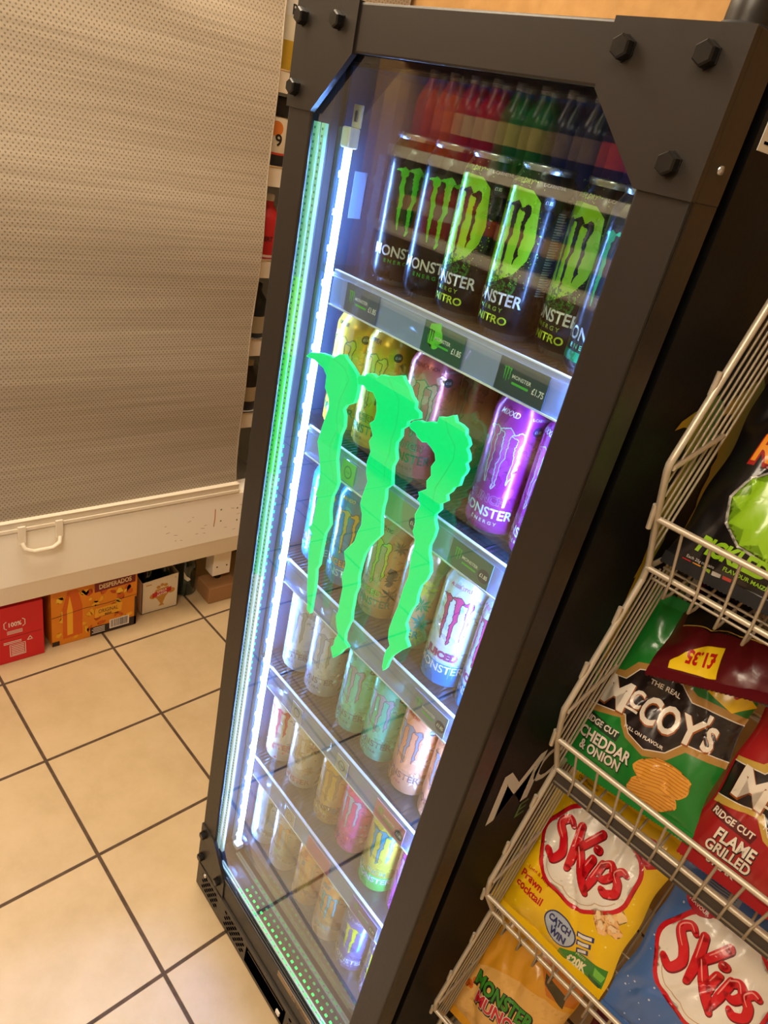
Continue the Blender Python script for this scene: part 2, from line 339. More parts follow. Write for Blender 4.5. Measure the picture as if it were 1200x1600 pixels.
CLAWS=[[(0.0839,1.2108),(0.0920,1.2187),(0.1149,1.2259),(0.1273,1.2275),(0.1383,1.2276),(0.1484,1.2360),(0.1581,1.2395),(0.1620,1.2363),(0.1756,1.2309),(0.1860,1.2255),(0.1917,1.2164),(0.1929,1.2074),(0.1928,1.1978),(0.1906,1.1901),(0.1779,1.1818),(0.1739,1.1742),(0.1787,1.1682),(0.1812,1.1542),(0.1771,1.1411),(0.1771,1.1244),(0.1785,1.1081),(0.1848,1.0918),(0.1900,1.0792),(0.1879,1.0692),(0.1835,1.0556),(0.1839,1.0422),(0.1846,1.0335),(0.1902,1.0161),(0.1832,0.9977),(0.1827,0.9805),(0.1827,0.9608),(0.1832,0.9461),(0.1787,0.9356),(0.1810,0.9243),(0.1832,0.9050),(0.1833,0.8838),(0.1841,0.8709),(0.1836,0.8611),(0.1754,0.8634),(0.1743,0.8748),(0.1692,0.8901),(0.1654,0.9087),(0.1617,0.9271),(0.1578,0.9451),(0.1558,0.9640),(0.1572,0.9822),(0.1468,0.9871),(0.1538,0.9949),(0.1552,1.0098),(0.1549,1.0215),(0.1551,1.0403),(0.1500,1.0398),(0.1538,1.0580),(0.1505,1.0766),(0.1473,1.0884),(0.1354,1.1133),(0.1369,1.1205),(0.1403,1.1390),(0.1441,1.1553),(0.1459,1.1663),(0.1429,1.1773),(0.1321,1.1870),(0.1310,1.2025),(0.1227,1.2092),(0.1020,1.2124)],
[(0.1888,1.2210),(0.1905,1.2253),(0.1998,1.2280),(0.2077,1.2347),(0.2143,1.2363),(0.2217,1.2346),(0.2293,1.2412),(0.2394,1.2433),(0.2512,1.2478),(0.2624,1.2530),(0.2662,1.2492),(0.2771,1.2430),(0.2830,1.2366),(0.2906,1.2327),(0.2916,1.2261),(0.2997,1.2242),(0.3018,1.2180),(0.2911,1.2124),(0.2852,1.2071),(0.2857,1.2019),(0.2788,1.1951),(0.2803,1.1865),(0.2755,1.1767),(0.2770,1.1679),(0.2814,1.1585),(0.2783,1.1472),(0.2809,1.1347),(0.2837,1.1261),(0.2758,1.1159),(0.2785,1.1030),(0.2777,1.0922),(0.2792,1.0783),(0.2820,1.0693),(0.2853,1.0564),(0.2745,1.0389),(0.2692,1.0267),(0.2651,1.0150),(0.2634,1.0001),(0.2628,0.9810),(0.2663,0.9642),(0.2639,0.9504),(0.2649,0.9363),(0.2652,0.9240),(0.2675,0.9105),(0.2645,0.8980),(0.2621,0.8832),(0.2638,0.8713),(0.2733,0.8681),(0.2648,0.8561),(0.2607,0.8461),(0.2493,0.8301),(0.2439,0.8368),(0.2405,0.8424),(0.2454,0.8503),(0.2447,0.8592),(0.2494,0.8735),(0.2434,0.8823),(0.2377,0.8964),(0.2401,0.9059),(0.2393,0.9207),(0.2392,0.9332),(0.2390,0.9456),(0.2334,0.9591),(0.2355,0.9750),(0.2351,0.9820),(0.2276,0.9963),(0.2342,1.0074),(0.2427,1.0218),(0.2446,1.0366),(0.2484,1.0499),(0.2457,1.0638),(0.2387,1.0748),(0.2391,1.0836),(0.2417,1.0999),(0.2433,1.1091),(0.2375,1.1185),(0.2350,1.1316),(0.2375,1.1470),(0.2313,1.1580),(0.2355,1.1678),(0.2262,1.1792),(0.2327,1.1859),(0.2333,1.1976),(0.2297,1.2092),(0.2239,1.2143),(0.2204,1.2166),(0.2110,1.2147),(0.2028,1.2180),(0.1922,1.2147)],
[(0.2892,1.2053),(0.2949,1.2123),(0.3023,1.2165),(0.3095,1.2170),(0.3197,1.2227),(0.3286,1.2245),(0.3293,1.2326),(0.3366,1.2350),(0.3423,1.2383),(0.3486,1.2427),(0.3529,1.2370),(0.3607,1.2371),(0.3680,1.2353),(0.3701,1.2295),(0.3739,1.2279),(0.3782,1.2222),(0.3758,1.2168),(0.3807,1.2123),(0.3829,1.2064),(0.3802,1.2016),(0.3842,1.1966),(0.3830,1.1907),(0.3804,1.1858),(0.3798,1.1747),(0.3736,1.1697),(0.3714,1.1630),(0.3666,1.1567),(0.3698,1.1509),(0.3619,1.1428),(0.3641,1.1364),(0.3587,1.1276),(0.3593,1.1221),(0.3657,1.1124),(0.3655,1.1024),(0.3627,1.0886),(0.3645,1.0796),(0.3701,1.0707),(0.3742,1.0588),(0.3719,1.0468),(0.3658,1.0341),(0.3651,1.0206),(0.3666,1.0083),(0.3624,0.9964),(0.3604,0.9859),(0.3590,0.9733),(0.3644,0.9656),(0.3652,0.9546),(0.3734,0.9467),(0.3635,0.9340),(0.3521,0.9152),(0.3488,0.9025),(0.3477,0.8916),(0.3439,0.8845),(0.3411,0.8886),(0.3397,0.9027),(0.3401,0.9156),(0.3442,0.9262),(0.3387,0.9341),(0.3361,0.9467),(0.3377,0.9646),(0.3409,0.9856),(0.3413,1.0018),(0.3422,1.0159),(0.3448,1.0330),(0.3435,1.0451),(0.3410,1.0606),(0.3419,1.0738),(0.3401,1.0830),(0.3334,1.0913),(0.3344,1.1001),(0.3305,1.1119),(0.3347,1.1261),(0.3319,1.1305),(0.3281,1.1303),(0.3299,1.1349),(0.3271,1.1393),(0.3378,1.1488),(0.3347,1.1576),(0.3391,1.1664),(0.3358,1.1759),(0.3399,1.1853),(0.3361,1.1925),(0.3288,1.1962),(0.3207,1.1987),(0.3143,1.1958),(0.3073,1.1980),(0.3011,1.2015),(0.2918,1.2028)],
]
RIDGES=[[(0.1302,1.2286),(0.1625,1.2243),(0.1746,1.2137),(0.1647,1.1844),(0.1637,1.1599),(0.1707,1.1466),(0.1616,1.1215),(0.1654,1.1019),(0.1779,1.0865),(0.1817,1.0730)],
[(0.2399,1.2418),(0.2537,1.2320),(0.2649,1.2258),(0.2684,1.2110),(0.2695,1.1912),(0.2667,1.1748),(0.2686,1.1603),(0.2657,1.1432),(0.2699,1.1254)],
[(0.3381,1.2341),(0.3468,1.2225),(0.3609,1.2117),(0.3632,1.1988),(0.3568,1.1777),(0.3495,1.1573),(0.3509,1.1391)],
]
_x0, _x1 = .0839, .3842; _zm = (.8301 + 1.2530)/2; _w = _x1 - _x0
LOGO = [[((x - (_x0+_x1)/2)/_w, (z - _zm)/_w) for x, z in c] for c in CLAWS]

# ------------------------------------------------------------------ the room
def structure(name, mb):
    return tag(mb.build(name), kind='structure')
def quadbox(name, a, ma): return structure(name, MB().box(*a, ma))
quadbox('floor', (-2.2, 2.6, -3.4, .95, -.05, 0), M_FLOOR)
quadbox('ceiling', (-2.2, 2.6, -3.4, .95, CEIL, CEIL + .05), M_CEIL)
quadbox('wall_back', (-2.2, 2.6, .86, .95, 0, CEIL), M_WALL)
quadbox('wall_left', (-2.28, -2.2, -3.4, .95, 0, CEIL), M_CREAM)
quadbox('wall_right', (2.6, 2.68, -3.4, .95, 0, CEIL), M_CREAM)
quadbox('wall_front', (-2.2, 2.6, -3.48, -3.4, 0, CEIL), M_CREAM)
LN = ['over the floor beside the chiller blind', 'over the aisle in front of the fridge', 'added over the far left end to light the mirrored shelf unit', 'behind the mirrored shelf unit']
for i, (x, y, p) in enumerate(LAMPS):
    t = thing('ceiling_light', 'flat white rectangular ceiling light, ' + LN[i], 'ceiling light', (x, y, CEIL - .06), group='ceiling lights')
    part(MB().box(x - .27, x + .27, y - .57, y + .57, CEIL - .05, CEIL - .001, 'cream_plastic'), 'housing', t)
    part(MB().box(x - .25, x + .25, y - .55, y + .55, CEIL - .062, CEIL - .05, 'lamp_glow'), 'diffuser', t)

# ------------------------------------------------------------------ the display fridge
W, ZT, ZB = .522, 1.588, .079
XL, XR, ZO0, ZO1 = .047, .4755, .128, 1.544
DY = .044
fr = thing('display_fridge', 'tall dark glass-door display fridge full of drink cans, with glowing green claw sign', 'fridge', (W/2, .25, 0))
cab = MB()
for a in ((0, .03, .058, .5, .02, 1.575), (W - .03, W, .058, .5, .02, 1.575), (.03, W - .03, .47, .5, .02, 1.575), (.03, W - .03, .058, .47, 1.542, 1.575), (.03, W - .03, .058, .47, .02, .09)):
    cab.box(*a, 'cabinet_black')
side = lambda u, v, o: (W + .0004 + o, u, v)
a = Art()
# gradient claw on the side panel: yellow on the left edge of each claw to green on the right
for k in (0, 1, 2):
    pts = [((x)*.27 + .268, (y)*.27*1.25 + 1.10) for x, y in LOGO[k]]
    a.poly('grad_claw', pts, 1)
MW = pm((222, 222, 218), 'paint'); MG = pm((60, 120, 40), 'paint')
m = D.materials.new('side_claw_print'); m.use_nodes = True; nt = m.node_tree; b = nt.nodes['Principled BSDF']; b.inputs['Roughness'].default_value = .4
tc = nt.nodes.new('ShaderNodeTexCoord'); nz = nt.nodes.new('ShaderNodeTexNoise'); nz.inputs['Scale'].default_value = 9; nt.links.new(tc.outputs['Object'], nz.inputs['Vector'])
sp = nt.nodes.new('ShaderNodeSeparateXYZ'); nt.links.new(tc.outputs['Object'], sp.inputs[0])
wv = math_node(nt, 'FRACT', math_node(nt, 'MULTIPLY', math_node(nt, 'SUBTRACT', math_node(nt, 'ADD', sp.outputs[1], math_node(nt, 'MULTIPLY', sp.outputs[2], .25)), .455), 10.5))
nt.links.new(ramp(nt, wv, [(.0, (196, 150, 24)), (.45, (150, 150, 30)), (.9, (40, 120, 50))]), b.inputs['Base Color'])
MATS['grad_claw'] = m
u = .124
for ch, hh, dz in (('M', .092, 0), ('O', .062, .008), ('N', .062, .008), ('S', .062, .008), ('T', .062, .008), ('E', .062, .008), ('R', .085, 0)):
    a.text(MW, ch, u, .785 + dz, hh, 1, bold=.012, sx=1.0); u += .086*.62 if ch != 'M' else .068
for i, ch in enumerate('ENERGY'): a.text(MG, ch, .165 + .046*i, .715, .03, 1, bold=.005, sx=1.2)
a.emit(cab, side, .0003, 0, 0, False)
part(cab, 'cabinet', fr)
li = MB()
for q, ma in (((.03, .034, .058, .466, .1845, 1.538), 'interior_side'), ((W - .034, W - .03, .058, .466, .1845, 1.538), 'interior_side'), ((.034, W - .034, .462, .466, .1845, 1.538), 'interior'), ((.03, W - .03, .058, .466, 1.538, 1.5415), 'interior'), ((.03, W - .03, .058, .466, .0905, .1845), 'interior')): li.box(*q, ma)
for i in range(11): li.tube([(.04, .458, .2 + .12*i), (W - .04, .458, .2 + .12*i)], .0015, 'steel', 6)
part(li, 'liner', fr)
part(MB().box(.008, .022, DY, .058, .085, 1.58, 'rubber').box(W - .022, W - .008, DY, .058, .085, 1.58, 'rubber').box(.022, W - .022, DY, .058, 1.556, 1.58, 'rubber').box(.022, W - .022, DY, .058, .085, .116, 'rubber'), 'gasket', fr)
df = MB()
RB = .018
df.box(0, XL, 0, .0045, ZB, ZT, 'frame_paint'); df.box(XR, W, 0, .0045, ZB, ZT, 'frame_paint'); df.box(0, XL - RB, .0045, DY, ZB, ZT, 'frame_paint'); df.box(XR + RB, W, .0045, DY, ZB, ZT, 'frame_paint')
df.box(XL, XR, 0, .0045, ZO1, ZT, 'frame_paint'); df.box(XL, XR, 0, .0045, ZB, ZO0, 'frame_paint'); df.box(XL - RB, XR + RB, .0045, DY, ZO1 + .006, ZT, 'frame_paint'); df.box(XL - RB, XR + RB, .0045, DY, ZB, ZO0, 'frame_paint')
door = part(df, 'door_frame', fr, .0025)
# corner plates with three hex bolts each; each plate wraps round the frame
def hexbolt(mb, x, z, y0=-.0025, r=.0082, h=.0095):
    ring = lambda rr, y: [(x + rr*math.cos(PI/6 + k*PI/3), y, z + rr*math.sin(PI/6 + k*PI/3)) for k in range(6)]
    vs = ring(r*1.10, y0) + ring(r*1.10, y0 - .0012) + ring(r, y0 - .0012) + ring(r, y0 - h*.82) + ring(r*.84, y0 - h)
    fs = []
    for L in range(4): fs += [(L*6 + k, L*6 + (k+1) % 6, L*6 + 6 + (k+1) % 6, L*6 + 6 + k) for k in range(6)]
    fs.append(tuple(range(24, 30))); mb.add(vs, fs, 'bolt_black')
fx = lambda p, d: (p[0], d, p[1])
PT = [(-.0015, ZT + .0015), (.1075, ZT + .0015), (.1075, ZO1 - .001), (XL, 1.4834), (-.0015, 1.4834)]
PB = [(-.0015, ZB - .001), (.1028, ZB - .001), (.1003, ZO0 - .004), (XL - .001, .1925), (-.0015, .1925)]
mir = lambda P: [(W - x, z) for x, z in P]
for P, bolts in ((PT, [(.013, 1.5706), (.0792, 1.5702), (.0136, 1.5034)]), (mir(PT), [(.431, 1.5698), (.4973, 1.5704), (.498, 1.5035)]), (PB, [(.0135, .1726), (.0138, .1025), (.0815, .1076)]), (mir(PB), [(W - .0135, .1726), (W - .0138, .1025), (W - .0815, .1076)])):
    sx_ = -1 if P[0][0] < .2 else 1; zz = [p[1] for p in P]; xe = P[0][0]; xw = (XL - RB) if sx_ < 0 else (XR + RB)
    pmb = MB().prism(P, fx, -.0025, .0042, 'frame_paint').box(min(xe, xe - sx_*.0014), max(xe, xe - sx_*.0014), .0042, DY - .004, min(zz), max(zz), 'frame_paint')
    cp = part(pmb, 'corner_plate', fr, .0012)
    for x, z in bolts:
        mb = MB(); hexbolt(mb, x, z); part(mb, 'bolt', cp)
def pane(y0, y1, name):
    mb = MB(); x0, x1, z0, z1 = XL - .0175, XR + .0175, ZO0, ZO1 + .0055
    mb.add([(x0, y0, z0), (x1, y0, z0), (x1, y0, z1), (x0, y0, z1)], [(0, 1, 2, 3)], 'clear_glass')
    mb.add([(x0, y1, z0), (x1, y1, z0), (x1, y1, z1), (x0, y1, z1), (x0, y0, z0), (x1, y0, z0), (x1, y0, z1), (x0, y0, z1)], [(3, 2, 1, 0), (0, 1, 5, 4), (1, 2, 6, 5), (2, 3, 7, 6), (3, 0, 4, 7)], 'glass_rim')
    return part(mb, name, fr)
m = D.materials.new('glass_rim'); m.use_nodes = True; nt = m.node_tree; nt.nodes.remove(nt.nodes['Principled BSDF'])
t = nt.nodes.new('ShaderNodeBsdfTransparent'); t.inputs[0].default_value = (.93, .985, .96, 1); nt.links.new(t.outputs[0], nt.nodes['Material Output'].inputs[0]); MATS['glass_rim'] = m
pane(.006, .009, 'glass_pane'); pane(.033, .036, 'glass_pane')
# glazing spacers between the panes, their lit look put in as emission
def emis(name, rgb, e): return mat(name, tuple(int(v*.6 + 60) for v in rgb), .4, emit=e, emitc=rgb)
segs = [(1.475, 1.30, emis('strip_mint', (120, 205, 165), .62)), (1.30, 1.20, emis('strip_lime', (120, 230, 110), .7)), (1.20, 1.02, emis('strip_lawn', (70, 220, 90), .8)), (1.02, .84, emis('strip_pale', (110, 215, 160), .7)), (.84, .15, emis('strip_white', (190, 212, 205), .7))]  # green light falling along the spacer, put into stepped emission colours
for n, (xa, xb) in enumerate(((.0365, .0435), (.0462, .0532))):  # the second bar stands for the first one's reflection in the pane
    mb = MB()
    for z1, z0, ma in segs:
        mb.box(xa, xb, .0125 + n*.004, .0175 + n*.004, z0, z1, ma)
    for i in range(170): mb.box(xa + .0022, xb - .0022, .0121 + n*.004, .0126 + n*.004, .2 + i*.0075, .2026 + i*.0075, 'spacer_dark')
    part(mb, 'glow_spacer', fr)
mb = MB().box(.06, .47, .0110, .0138, .1282, .1315, emis('strip_foot', (200, 225, 210), .5)).box(.06, .47, .0158, .0186, .1282, .1315, MATS['strip_foot'])  # foot spacer; its pale glow is put in as emission
for i in range(22): mb.box(.13 + i*.0135, .1385 + i*.0135, .0136, .0160, .1312, .1322, 'led_and_glint_green')
part(mb, 'glow_spacer', fr)
for r, (y, x0) in enumerate(((.0268, .138),)):  # glowing dots modelled in place of the green dashes' reflection in the pane
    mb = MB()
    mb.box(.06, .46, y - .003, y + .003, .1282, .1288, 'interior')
    for i in range(24): mb.box(x0 + i*.0135, x0 + .0052 + i*.0135, y - .0018, y + .0018, .1288, .1305, 'led_and_glint_green')
    part(mb, 'led_reflection_row', fr, label='row of small green dots standing for reflected lights along the foot of the door')
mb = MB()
for i in range(34): mb.box(.0555, .0562, .020, .0222, .62 + i*.0135, .6245 + i*.0135, 'led_and_glint_green')  # glowing dots modelled in place of faint reflections beside the left spacer
part(mb, 'led_reflection_row', fr, label='row of small green dots standing for reflected lights up the left edge of the door')
# the glowing claw sign, three acrylic claws between the panes
for k, c in enumerate(CLAWS):
    mb = MB().prism(c, fx, .0165, .0215, 'acrylic_green', 'acrylic_edge')
    a = Art().stroke('acrylic_edge', c, .0006, 1, True).stroke('ridge_line', RIDGES[k], .0009, 1)
    a.emit(mb, lambda u, v, o: (u, .0165 - o, v), .0003, 0, 0, False)
    part(mb, 'sign_claw', fr, label='glowing green acrylic claw stroke')
# badge low on the door
mb = MB().box(.30, .44, -.0012, .001, .1115, .1255, pm((150, 128, 98), 'card'))
a = Art().text('frame_paint', 'frigoglass', .37, .1185, .0075, 1, bold=.01, sx=1.15); a.emit(mb, lambda u, v, o: (u, -.0014 - o, v), .0002, 0, 0, False)
part(mb, 'badge', fr, label='small tan badge reading frigoglass')
# hinge cap, kick grille, side sticker
part(MB().lathe([(.0, .024), (.008, .0235), (.013, .021), (.0155, .015), (.016, .006), (.016, 0)], 'frame_paint', 24, (.4985, .03, ZT + .006)).lathe([(.0175, .006), (.0185, .004), (.0185, 0)], 'rubber', 24, (.4985, .03, ZT)), 'hinge_cap', fr)
gr = MB().box(.004, W - .004, -.004, .05, .004, .0745, 'grille_paint').box(.01, W - .01, .01, .05, 0.0, .004, 'rubber')
a = Art(); BK = pm((3, 3, 4), 'void')
for cx0, nx in ((.03, 5), (.125, 6), (.36, 6), (.44, 5)):
    for i in range(nx):
        for j in range(5): a.disc(BK, cx0 + i*.0125 + (j % 2)*.006, .022 + j*.0095, .0046, .0036, 1, 10)
a.rect(BK, .205, .345, .014, .062, 1); a.rect('grille_paint', .212, .338, .055, .058, 2)
a.emit(gr, lambda u, v, o: (u, -.0041 - o, v), .0003, 0, 0, False)
kg = part(gr, 'kick_grille', fr)
part(MB().box(.322, .333, -.0075, -.004, .026, .037, 'paper_white'), 'button', kg, .0008, 'small square white button')
mb = MB(); mb.add([(.035 + .0045*math.cos(2*PI*k/12), -.0055, .064 + .0045*math.sin(2*PI*k/12)) for k in range(12)] + [(.035 + .005*math.cos(2*PI*k/12), -.004, .064 + .005*math.sin(2*PI*k/12)) for k in range(12)], [tuple(range(12))] + [(k, (k+1) % 12, 12 + (k+1) % 12, 12 + k) for k in range(12)], 'alu')
part(mb, 'screw', kg)
mb = MB(); mb.box(W + .0002, W + .0008, .066, .105, 1.526, 1.562, 'paper_white')
a = Art()
for i in range(4): a.rect(BK, .072, .098, 1.531 + i*.007, 1.533 + i*.007, 1)
a.emit(mb, lambda u, v, o: (W + .0008 + o, u, v), .0002, 0, 0, False)
part(mb, 'sticker', fr, label='white sticker high on the side panel')
mb = MB(); mb.lathe([(0, .0022), (.003, .0018), (.0034, 0)], 'alu', 12)
sc = part(mb, 'screw', fr); sc.location = Vector(sc.location) + Vector((W + .0015, .0213, 1.5069)); sc.rotation_euler = (0, PI/2, 0)
# light tubes
for x in (.0615, W - .0615):
    zt = 1.455; mb = MB()
    mb.tube([(x, .048, .168), (x, .048, zt)], .0046, 'tube_glow', 12); 
    for i in range(30): mb.box(x - .004, x + .004, .0428, .0440, .19 + i*.0425, .197 + i*.0425, 'led_white')
    tb = part(mb, 'light_tube', fr, label='bright white strip light up the inside of the fridge')
    part(MB().box(x - .008, x + .008, .0405, .056, zt, zt + .022, 'paper_white'), 'end_cap', tb, .002)
    part(MB().box(x - .008, x + .008, .053, .056, zt + .022, zt + .046, 'paper_white').box(x - .003, x + .003, .0515, .0532, zt + .028, zt + .04, 'steel'), 'bracket', tb, .001)
    part(MB().box(x - .008, x + .008, .0405, .056, .155, .168, 'paper_white'), 'end_cap', tb, .002)
mb = MB().box(.0345, .0352, .085, .105, 1.375, 1.43, pm((110, 122, 138), 'card'))
part(mb, 'sticker', fr, label='small grey rating sticker on the inner wall')
# shelves, price rails, tickets
RAIL = [1.319, 1.1055, .8795, .6565, .4325]; SURF = [z - .002 for z in RAIL]
INK = (30, 38, 48)
def ticket(sh, x0, z0, w, rgb, price, logo=True, splash=None, disc=False, h=.034):
    mb = MB().box(x0, x0 + w, .0435, .0445, z0, z0 + h, pm(rgb, 'card')); a = Art()
    wht = pm((225, 230, 232), 'card'); gn = pm((60, 190, 70), 'card')
    if splash: a.disc(pm(splash, 'card'), x0 + w*.3, z0 + h*.62, .011, .014, 1, 26, 0, .12, 2)
    if logo:
        a.claws(gn if not splash else pm((20, 60, 40), 'card'), x0 + w*.19, z0 + h*.56, .011, 2)
        a.text(wht, 'MONSTER', x0 + w*.5, z0 + h*.56, .0038, 2, bold=.012); a.rect(gn, x0 + w*.33, x0 + w*.67, z0 + h*.33, z0 + h*.4, 2)
    if price:
        if disc: a.disc(pm((40, 62, 82), 'card'), x0 + w*.86, z0 + h*.42, .0085, .0085, 2)
        a.text(wht, price, x0 + w*.86, z0 + h*.42, .0062 if not disc else .0048, 3, bold=.02, sx=.75)
    a.emit(mb, lambda u, v, o: (u, .0435 - o, v), .0002, 0, 0, False)
    part(mb, 'price_ticket', sh)
def round_ticket(sh, x, z, rgb, edge):
    mb = MB(); mb.box(x - .014, x + .014, .0435, .0445, z - .015, z + .015, pm(rgb, 'card'))
    a = Art().disc(pm(edge, 'card'), x, z, .008, .0095, 1); a.disc(pm(rgb, 'card'), x, z, .006, .0072, 2); a.text(pm(edge, 'card'), '£1.85', x, z, .003, 3, sx=.8, bold=.02)
    a.emit(mb, lambda u, v, o: (u, .0435 - o, v), .0002, 0, 0, False); part(mb, 'price_ticket', sh)
mat('rail_white', (236, 240, 246), .3)
for i, z in enumerate(SURF):
    mb = MB().box(.036, W - .036, .052, .44, z - .008, z - .0025, 'shelf_plastic')
    for k in range(64): mb.box(.037 + k*.007, .0395 + k*.007, .055, .438, z - .0025, z - .0004, 'shelf_plastic')
    sh = part(mb, 'shelf', fr)
    rb, rt = RAIL[i] - .0432, RAIL[i]
    mb = MB().box(.076, W - .07, .0455, .0475, rb + .002, rt, 'clear_strip').box(.076, W - .07, .0445, .052, rb, rb + .002, 'rail_white').box(.076, W - .07, .0455, .050, rt, rt + .0012, 'rail_white')
    mb.box(.076, W - .07, .0475, .054, rb, rb + .0025, 'clear_strip').tube([(.076, .0465, rt - .006), (W - .07, .0465, rt - .006)], .0014, 'clear_strip', 6)
    part(mb, 'price_rail', sh)
    TZ = rb + .0035
    if i == 0:
        ticket(sh, .108, TZ, .063, (70, 92, 118), '£1.85'); ticket(sh, .252, TZ, .0635, (16, 88, 74), '£1.85', splash=(96, 214, 60)); ticket(sh, .366, TZ, .0635, (26, 66, 74), '£1.75')
    elif i == 1:
        round_ticket(sh, .175, TZ + .017, (120, 190, 96), (50, 120, 80)); ticket(sh, .255, TZ, .063, (120, 160, 140), '£1.85', False, disc=True); ticket(sh, .372, TZ, .0635, (62, 110, 104), '£1.85', disc=True)
    elif i == 2:
        round_ticket(sh, .215, TZ + .017, (160, 190, 210), (110, 190, 160)); ticket(sh, .380, TZ, .0635, (128, 140, 172), '£1.85', disc=True)
    elif i == 3:
        round_ticket(sh, .166, TZ + .017, (178, 186, 210), (120, 124, 150)); round_ticket(sh, .290, TZ + .017, (178, 186, 196), (120, 124, 150)); ticket(sh, .372, TZ, .0635, (206, 132, 150), '£1.85', disc=True)
    else:
        round_ticket(sh, .200, TZ + .017, (190, 184, 190), (140, 140, 160)); ticket(sh, .255, TZ, .0635, (206, 120, 150), None, False); ticket(sh, .380, TZ, .0635, (134, 112, 190), '£1.85', disc=True)

# ------------------------------------------------------------------ the drink cans
CR = .033; CH = .168
PROF = [(0, .005), (.020, .007), (.0232, .0012), (.0245, 0), (.026, .0012), (.0305, .0075), (CR, .0125), (CR, .146), (.0322, .1495), (.0300, .1545), (.0274, .1595), (.0268, .1612)]
def can_r(v):
    for (r0, z0), (r1, z1) in zip(PROF[4:], PROF[5:]):
        if z0 <= v <= z1: return r0 + (r1 - r0)*(v - z0)/(z1 - z0)
    return CR
def on_can(u, v, o):
    r = can_r(v); a = u/CR; return ((r + o)*math.sin(a), -(r + o)*math.cos(a), v)
LIDM = TABM = None
CANMESH = {}
def spaced(t): return ' '.join(t)
def can_art(sp):
    a = Art(); ink = lambda c: pm(c, 'can')
    full = PI*CR
    for v0, v1, c in sp.get('bands', ()): a.rect(ink(c), -full, full, v0, v1, 1)
    for c, n, u0, u1, v0, v1, r0, r1, sd in sp.get('blobs', ()):
        rd = random.Random(sd)
        for i in range(n): a.disc(ink(c), rd.uniform(u0, u1), rd.uniform(v0, v1), rd.uniform(r0, r1), rd.uniform(r0, r1)*1.3, 2, 14, rd.uniform(0, 3), .14, i)
    for c, n, u, v, L, sd in sp.get('leaves', ()):
        rd = random.Random(sd)
        for i in range(n):
            an = 2*PI*i/n + rd.uniform(-.2, .2); d = (math.cos(an), math.sin(an)); k = L*rd.uniform(.7, 1.1)
            a.poly(ink(c), [(u, v), (u + d[0]*k*.5 - d[1]*k*.13, v + d[1]*k*.5 + d[0]*k*.13), (u + d[0]*k, v + d[1]*k), (u + d[0]*k*.5 + d[1]*k*.13, v + d[1]*k*.5 - d[0]*k*.13)], 2)
    if 'spray' in sp:
        c = ink(sp['spray']); rd = random.Random(3)
        a.poly(c, [(-.025, .1435), (-.006, .1455), (.016, .1445), (.026, .136), (.028, .12), (.031, .10), (.028, .082), (.018, .066), (.002, .056), (-.014, .050), (-.026, .056), (-.029, .075), (-.032, .10), (-.028, .125)], 2)
        for i in range(330):
            an = rd.uniform(0, 2*PI); d = abs(rd.gauss(0, .006)) + .0225; r = rd.uniform(.0002, .0007)
            a.disc(c, math.cos(an)*d*1.15, .098 + math.sin(an)*d*2.0, r, r, 2, 6)
        for i in range(120): a.disc(ink((40, 120, 40)), rd.uniform(-.022, .024), rd.uniform(.046, .066), rd.uniform(.0006, .0018), None, 3, 7)
    lg = sp.get('logo')
    if lg:
        a.claws(ink(lg.get('c', (0, 0, 0))), lg.get('u', 0), lg.get('v', .098), lg.get('w', .046), lg.get('layer', 3), ink(lg['o']) if lg.get('o') else None, lg.get('ow', .0009), lg.get('fill', True), hk=lg.get('hk', 1.15), fills=[ink(x) for x in lg['fs']] if lg.get('fs') else None)
    for t, u, v, h, c, sx, sh in sp.get('words', ()): a.text(ink(c), t, u, v, h, 5, bold=.018, sx=sx, shear=sh)
    for t, u, v, h, c, c2, sx in sp.get('outlined', ()):
        a.text(ink(c2), t, u, v, h, 5, bold=.055, sx=sx); a.text(ink(c), t, u, v, h, 6, bold=.0, sx=sx)
    bd = sp.get('badge')
    if bd:
        a.disc(ink(bd), .034, .137, .0058, .0058, 4); a.text(ink((235, 235, 235)), '£1.85', .034, .137, .0032, 5, sx=.75, bold=.02)
    if sp.get('code'):
        c = ink(sp['code']); rd = random.Random(5)
        for i in range(34): a.rect(c, .047, .047 + rd.uniform(.010, .016), .05 + i*.0024, .0508 + i*.0024 + rd.uniform(0, .0007), 4)
        for i in range(14): a.rect(c, .066, .066 + rd.uniform(.006, .012), .03 + i*.003, .0312 + i*.003, 4)
    return a
def can_kind(key, sp):
    mb = MB(); base = pm(sp['base'], 'can')
    mb.lathe(PROF[:6], 'alu', 36); mb.lathe(PROF[5:], base, 36)
    can_art(sp).emit(mb, on_can, .00008, .005, .0)
    CANMESH[key] = mb
PROTO = {}
def lid_parts(parent):
    global LIDM, TABM
    l = MB().lathe([(.0268, .1612), (.0276, .1632), (.0279, .1664), (.0272, .168), (.0262, .1672), (.0256, .1642), (.0246, .1622), (.0222, .1628), (.0215, .1640), (0, .1640)], 'alu', 36)
    l.tube([(.012*math.cos(2*PI*k/20), -.008 + .009*math.sin(2*PI*k/20), .1640) for k in range(20)], .0004, 'alu', 5, closed=True)
    lo = part(l, 'lid', parent)
    t = MB().tube([(.0075*math.cos(2*PI*k/20), .006 + .0095*math.sin(2*PI*k/20), .1655) for k in range(20)], .0013, 'alu_tab', 6, closed=True).lathe([(0, .1668), (.0028, .1665), (.003, .1645)], 'alu_tab', 12, (0, -.001, 0))
    part(t, 'tab', lo)
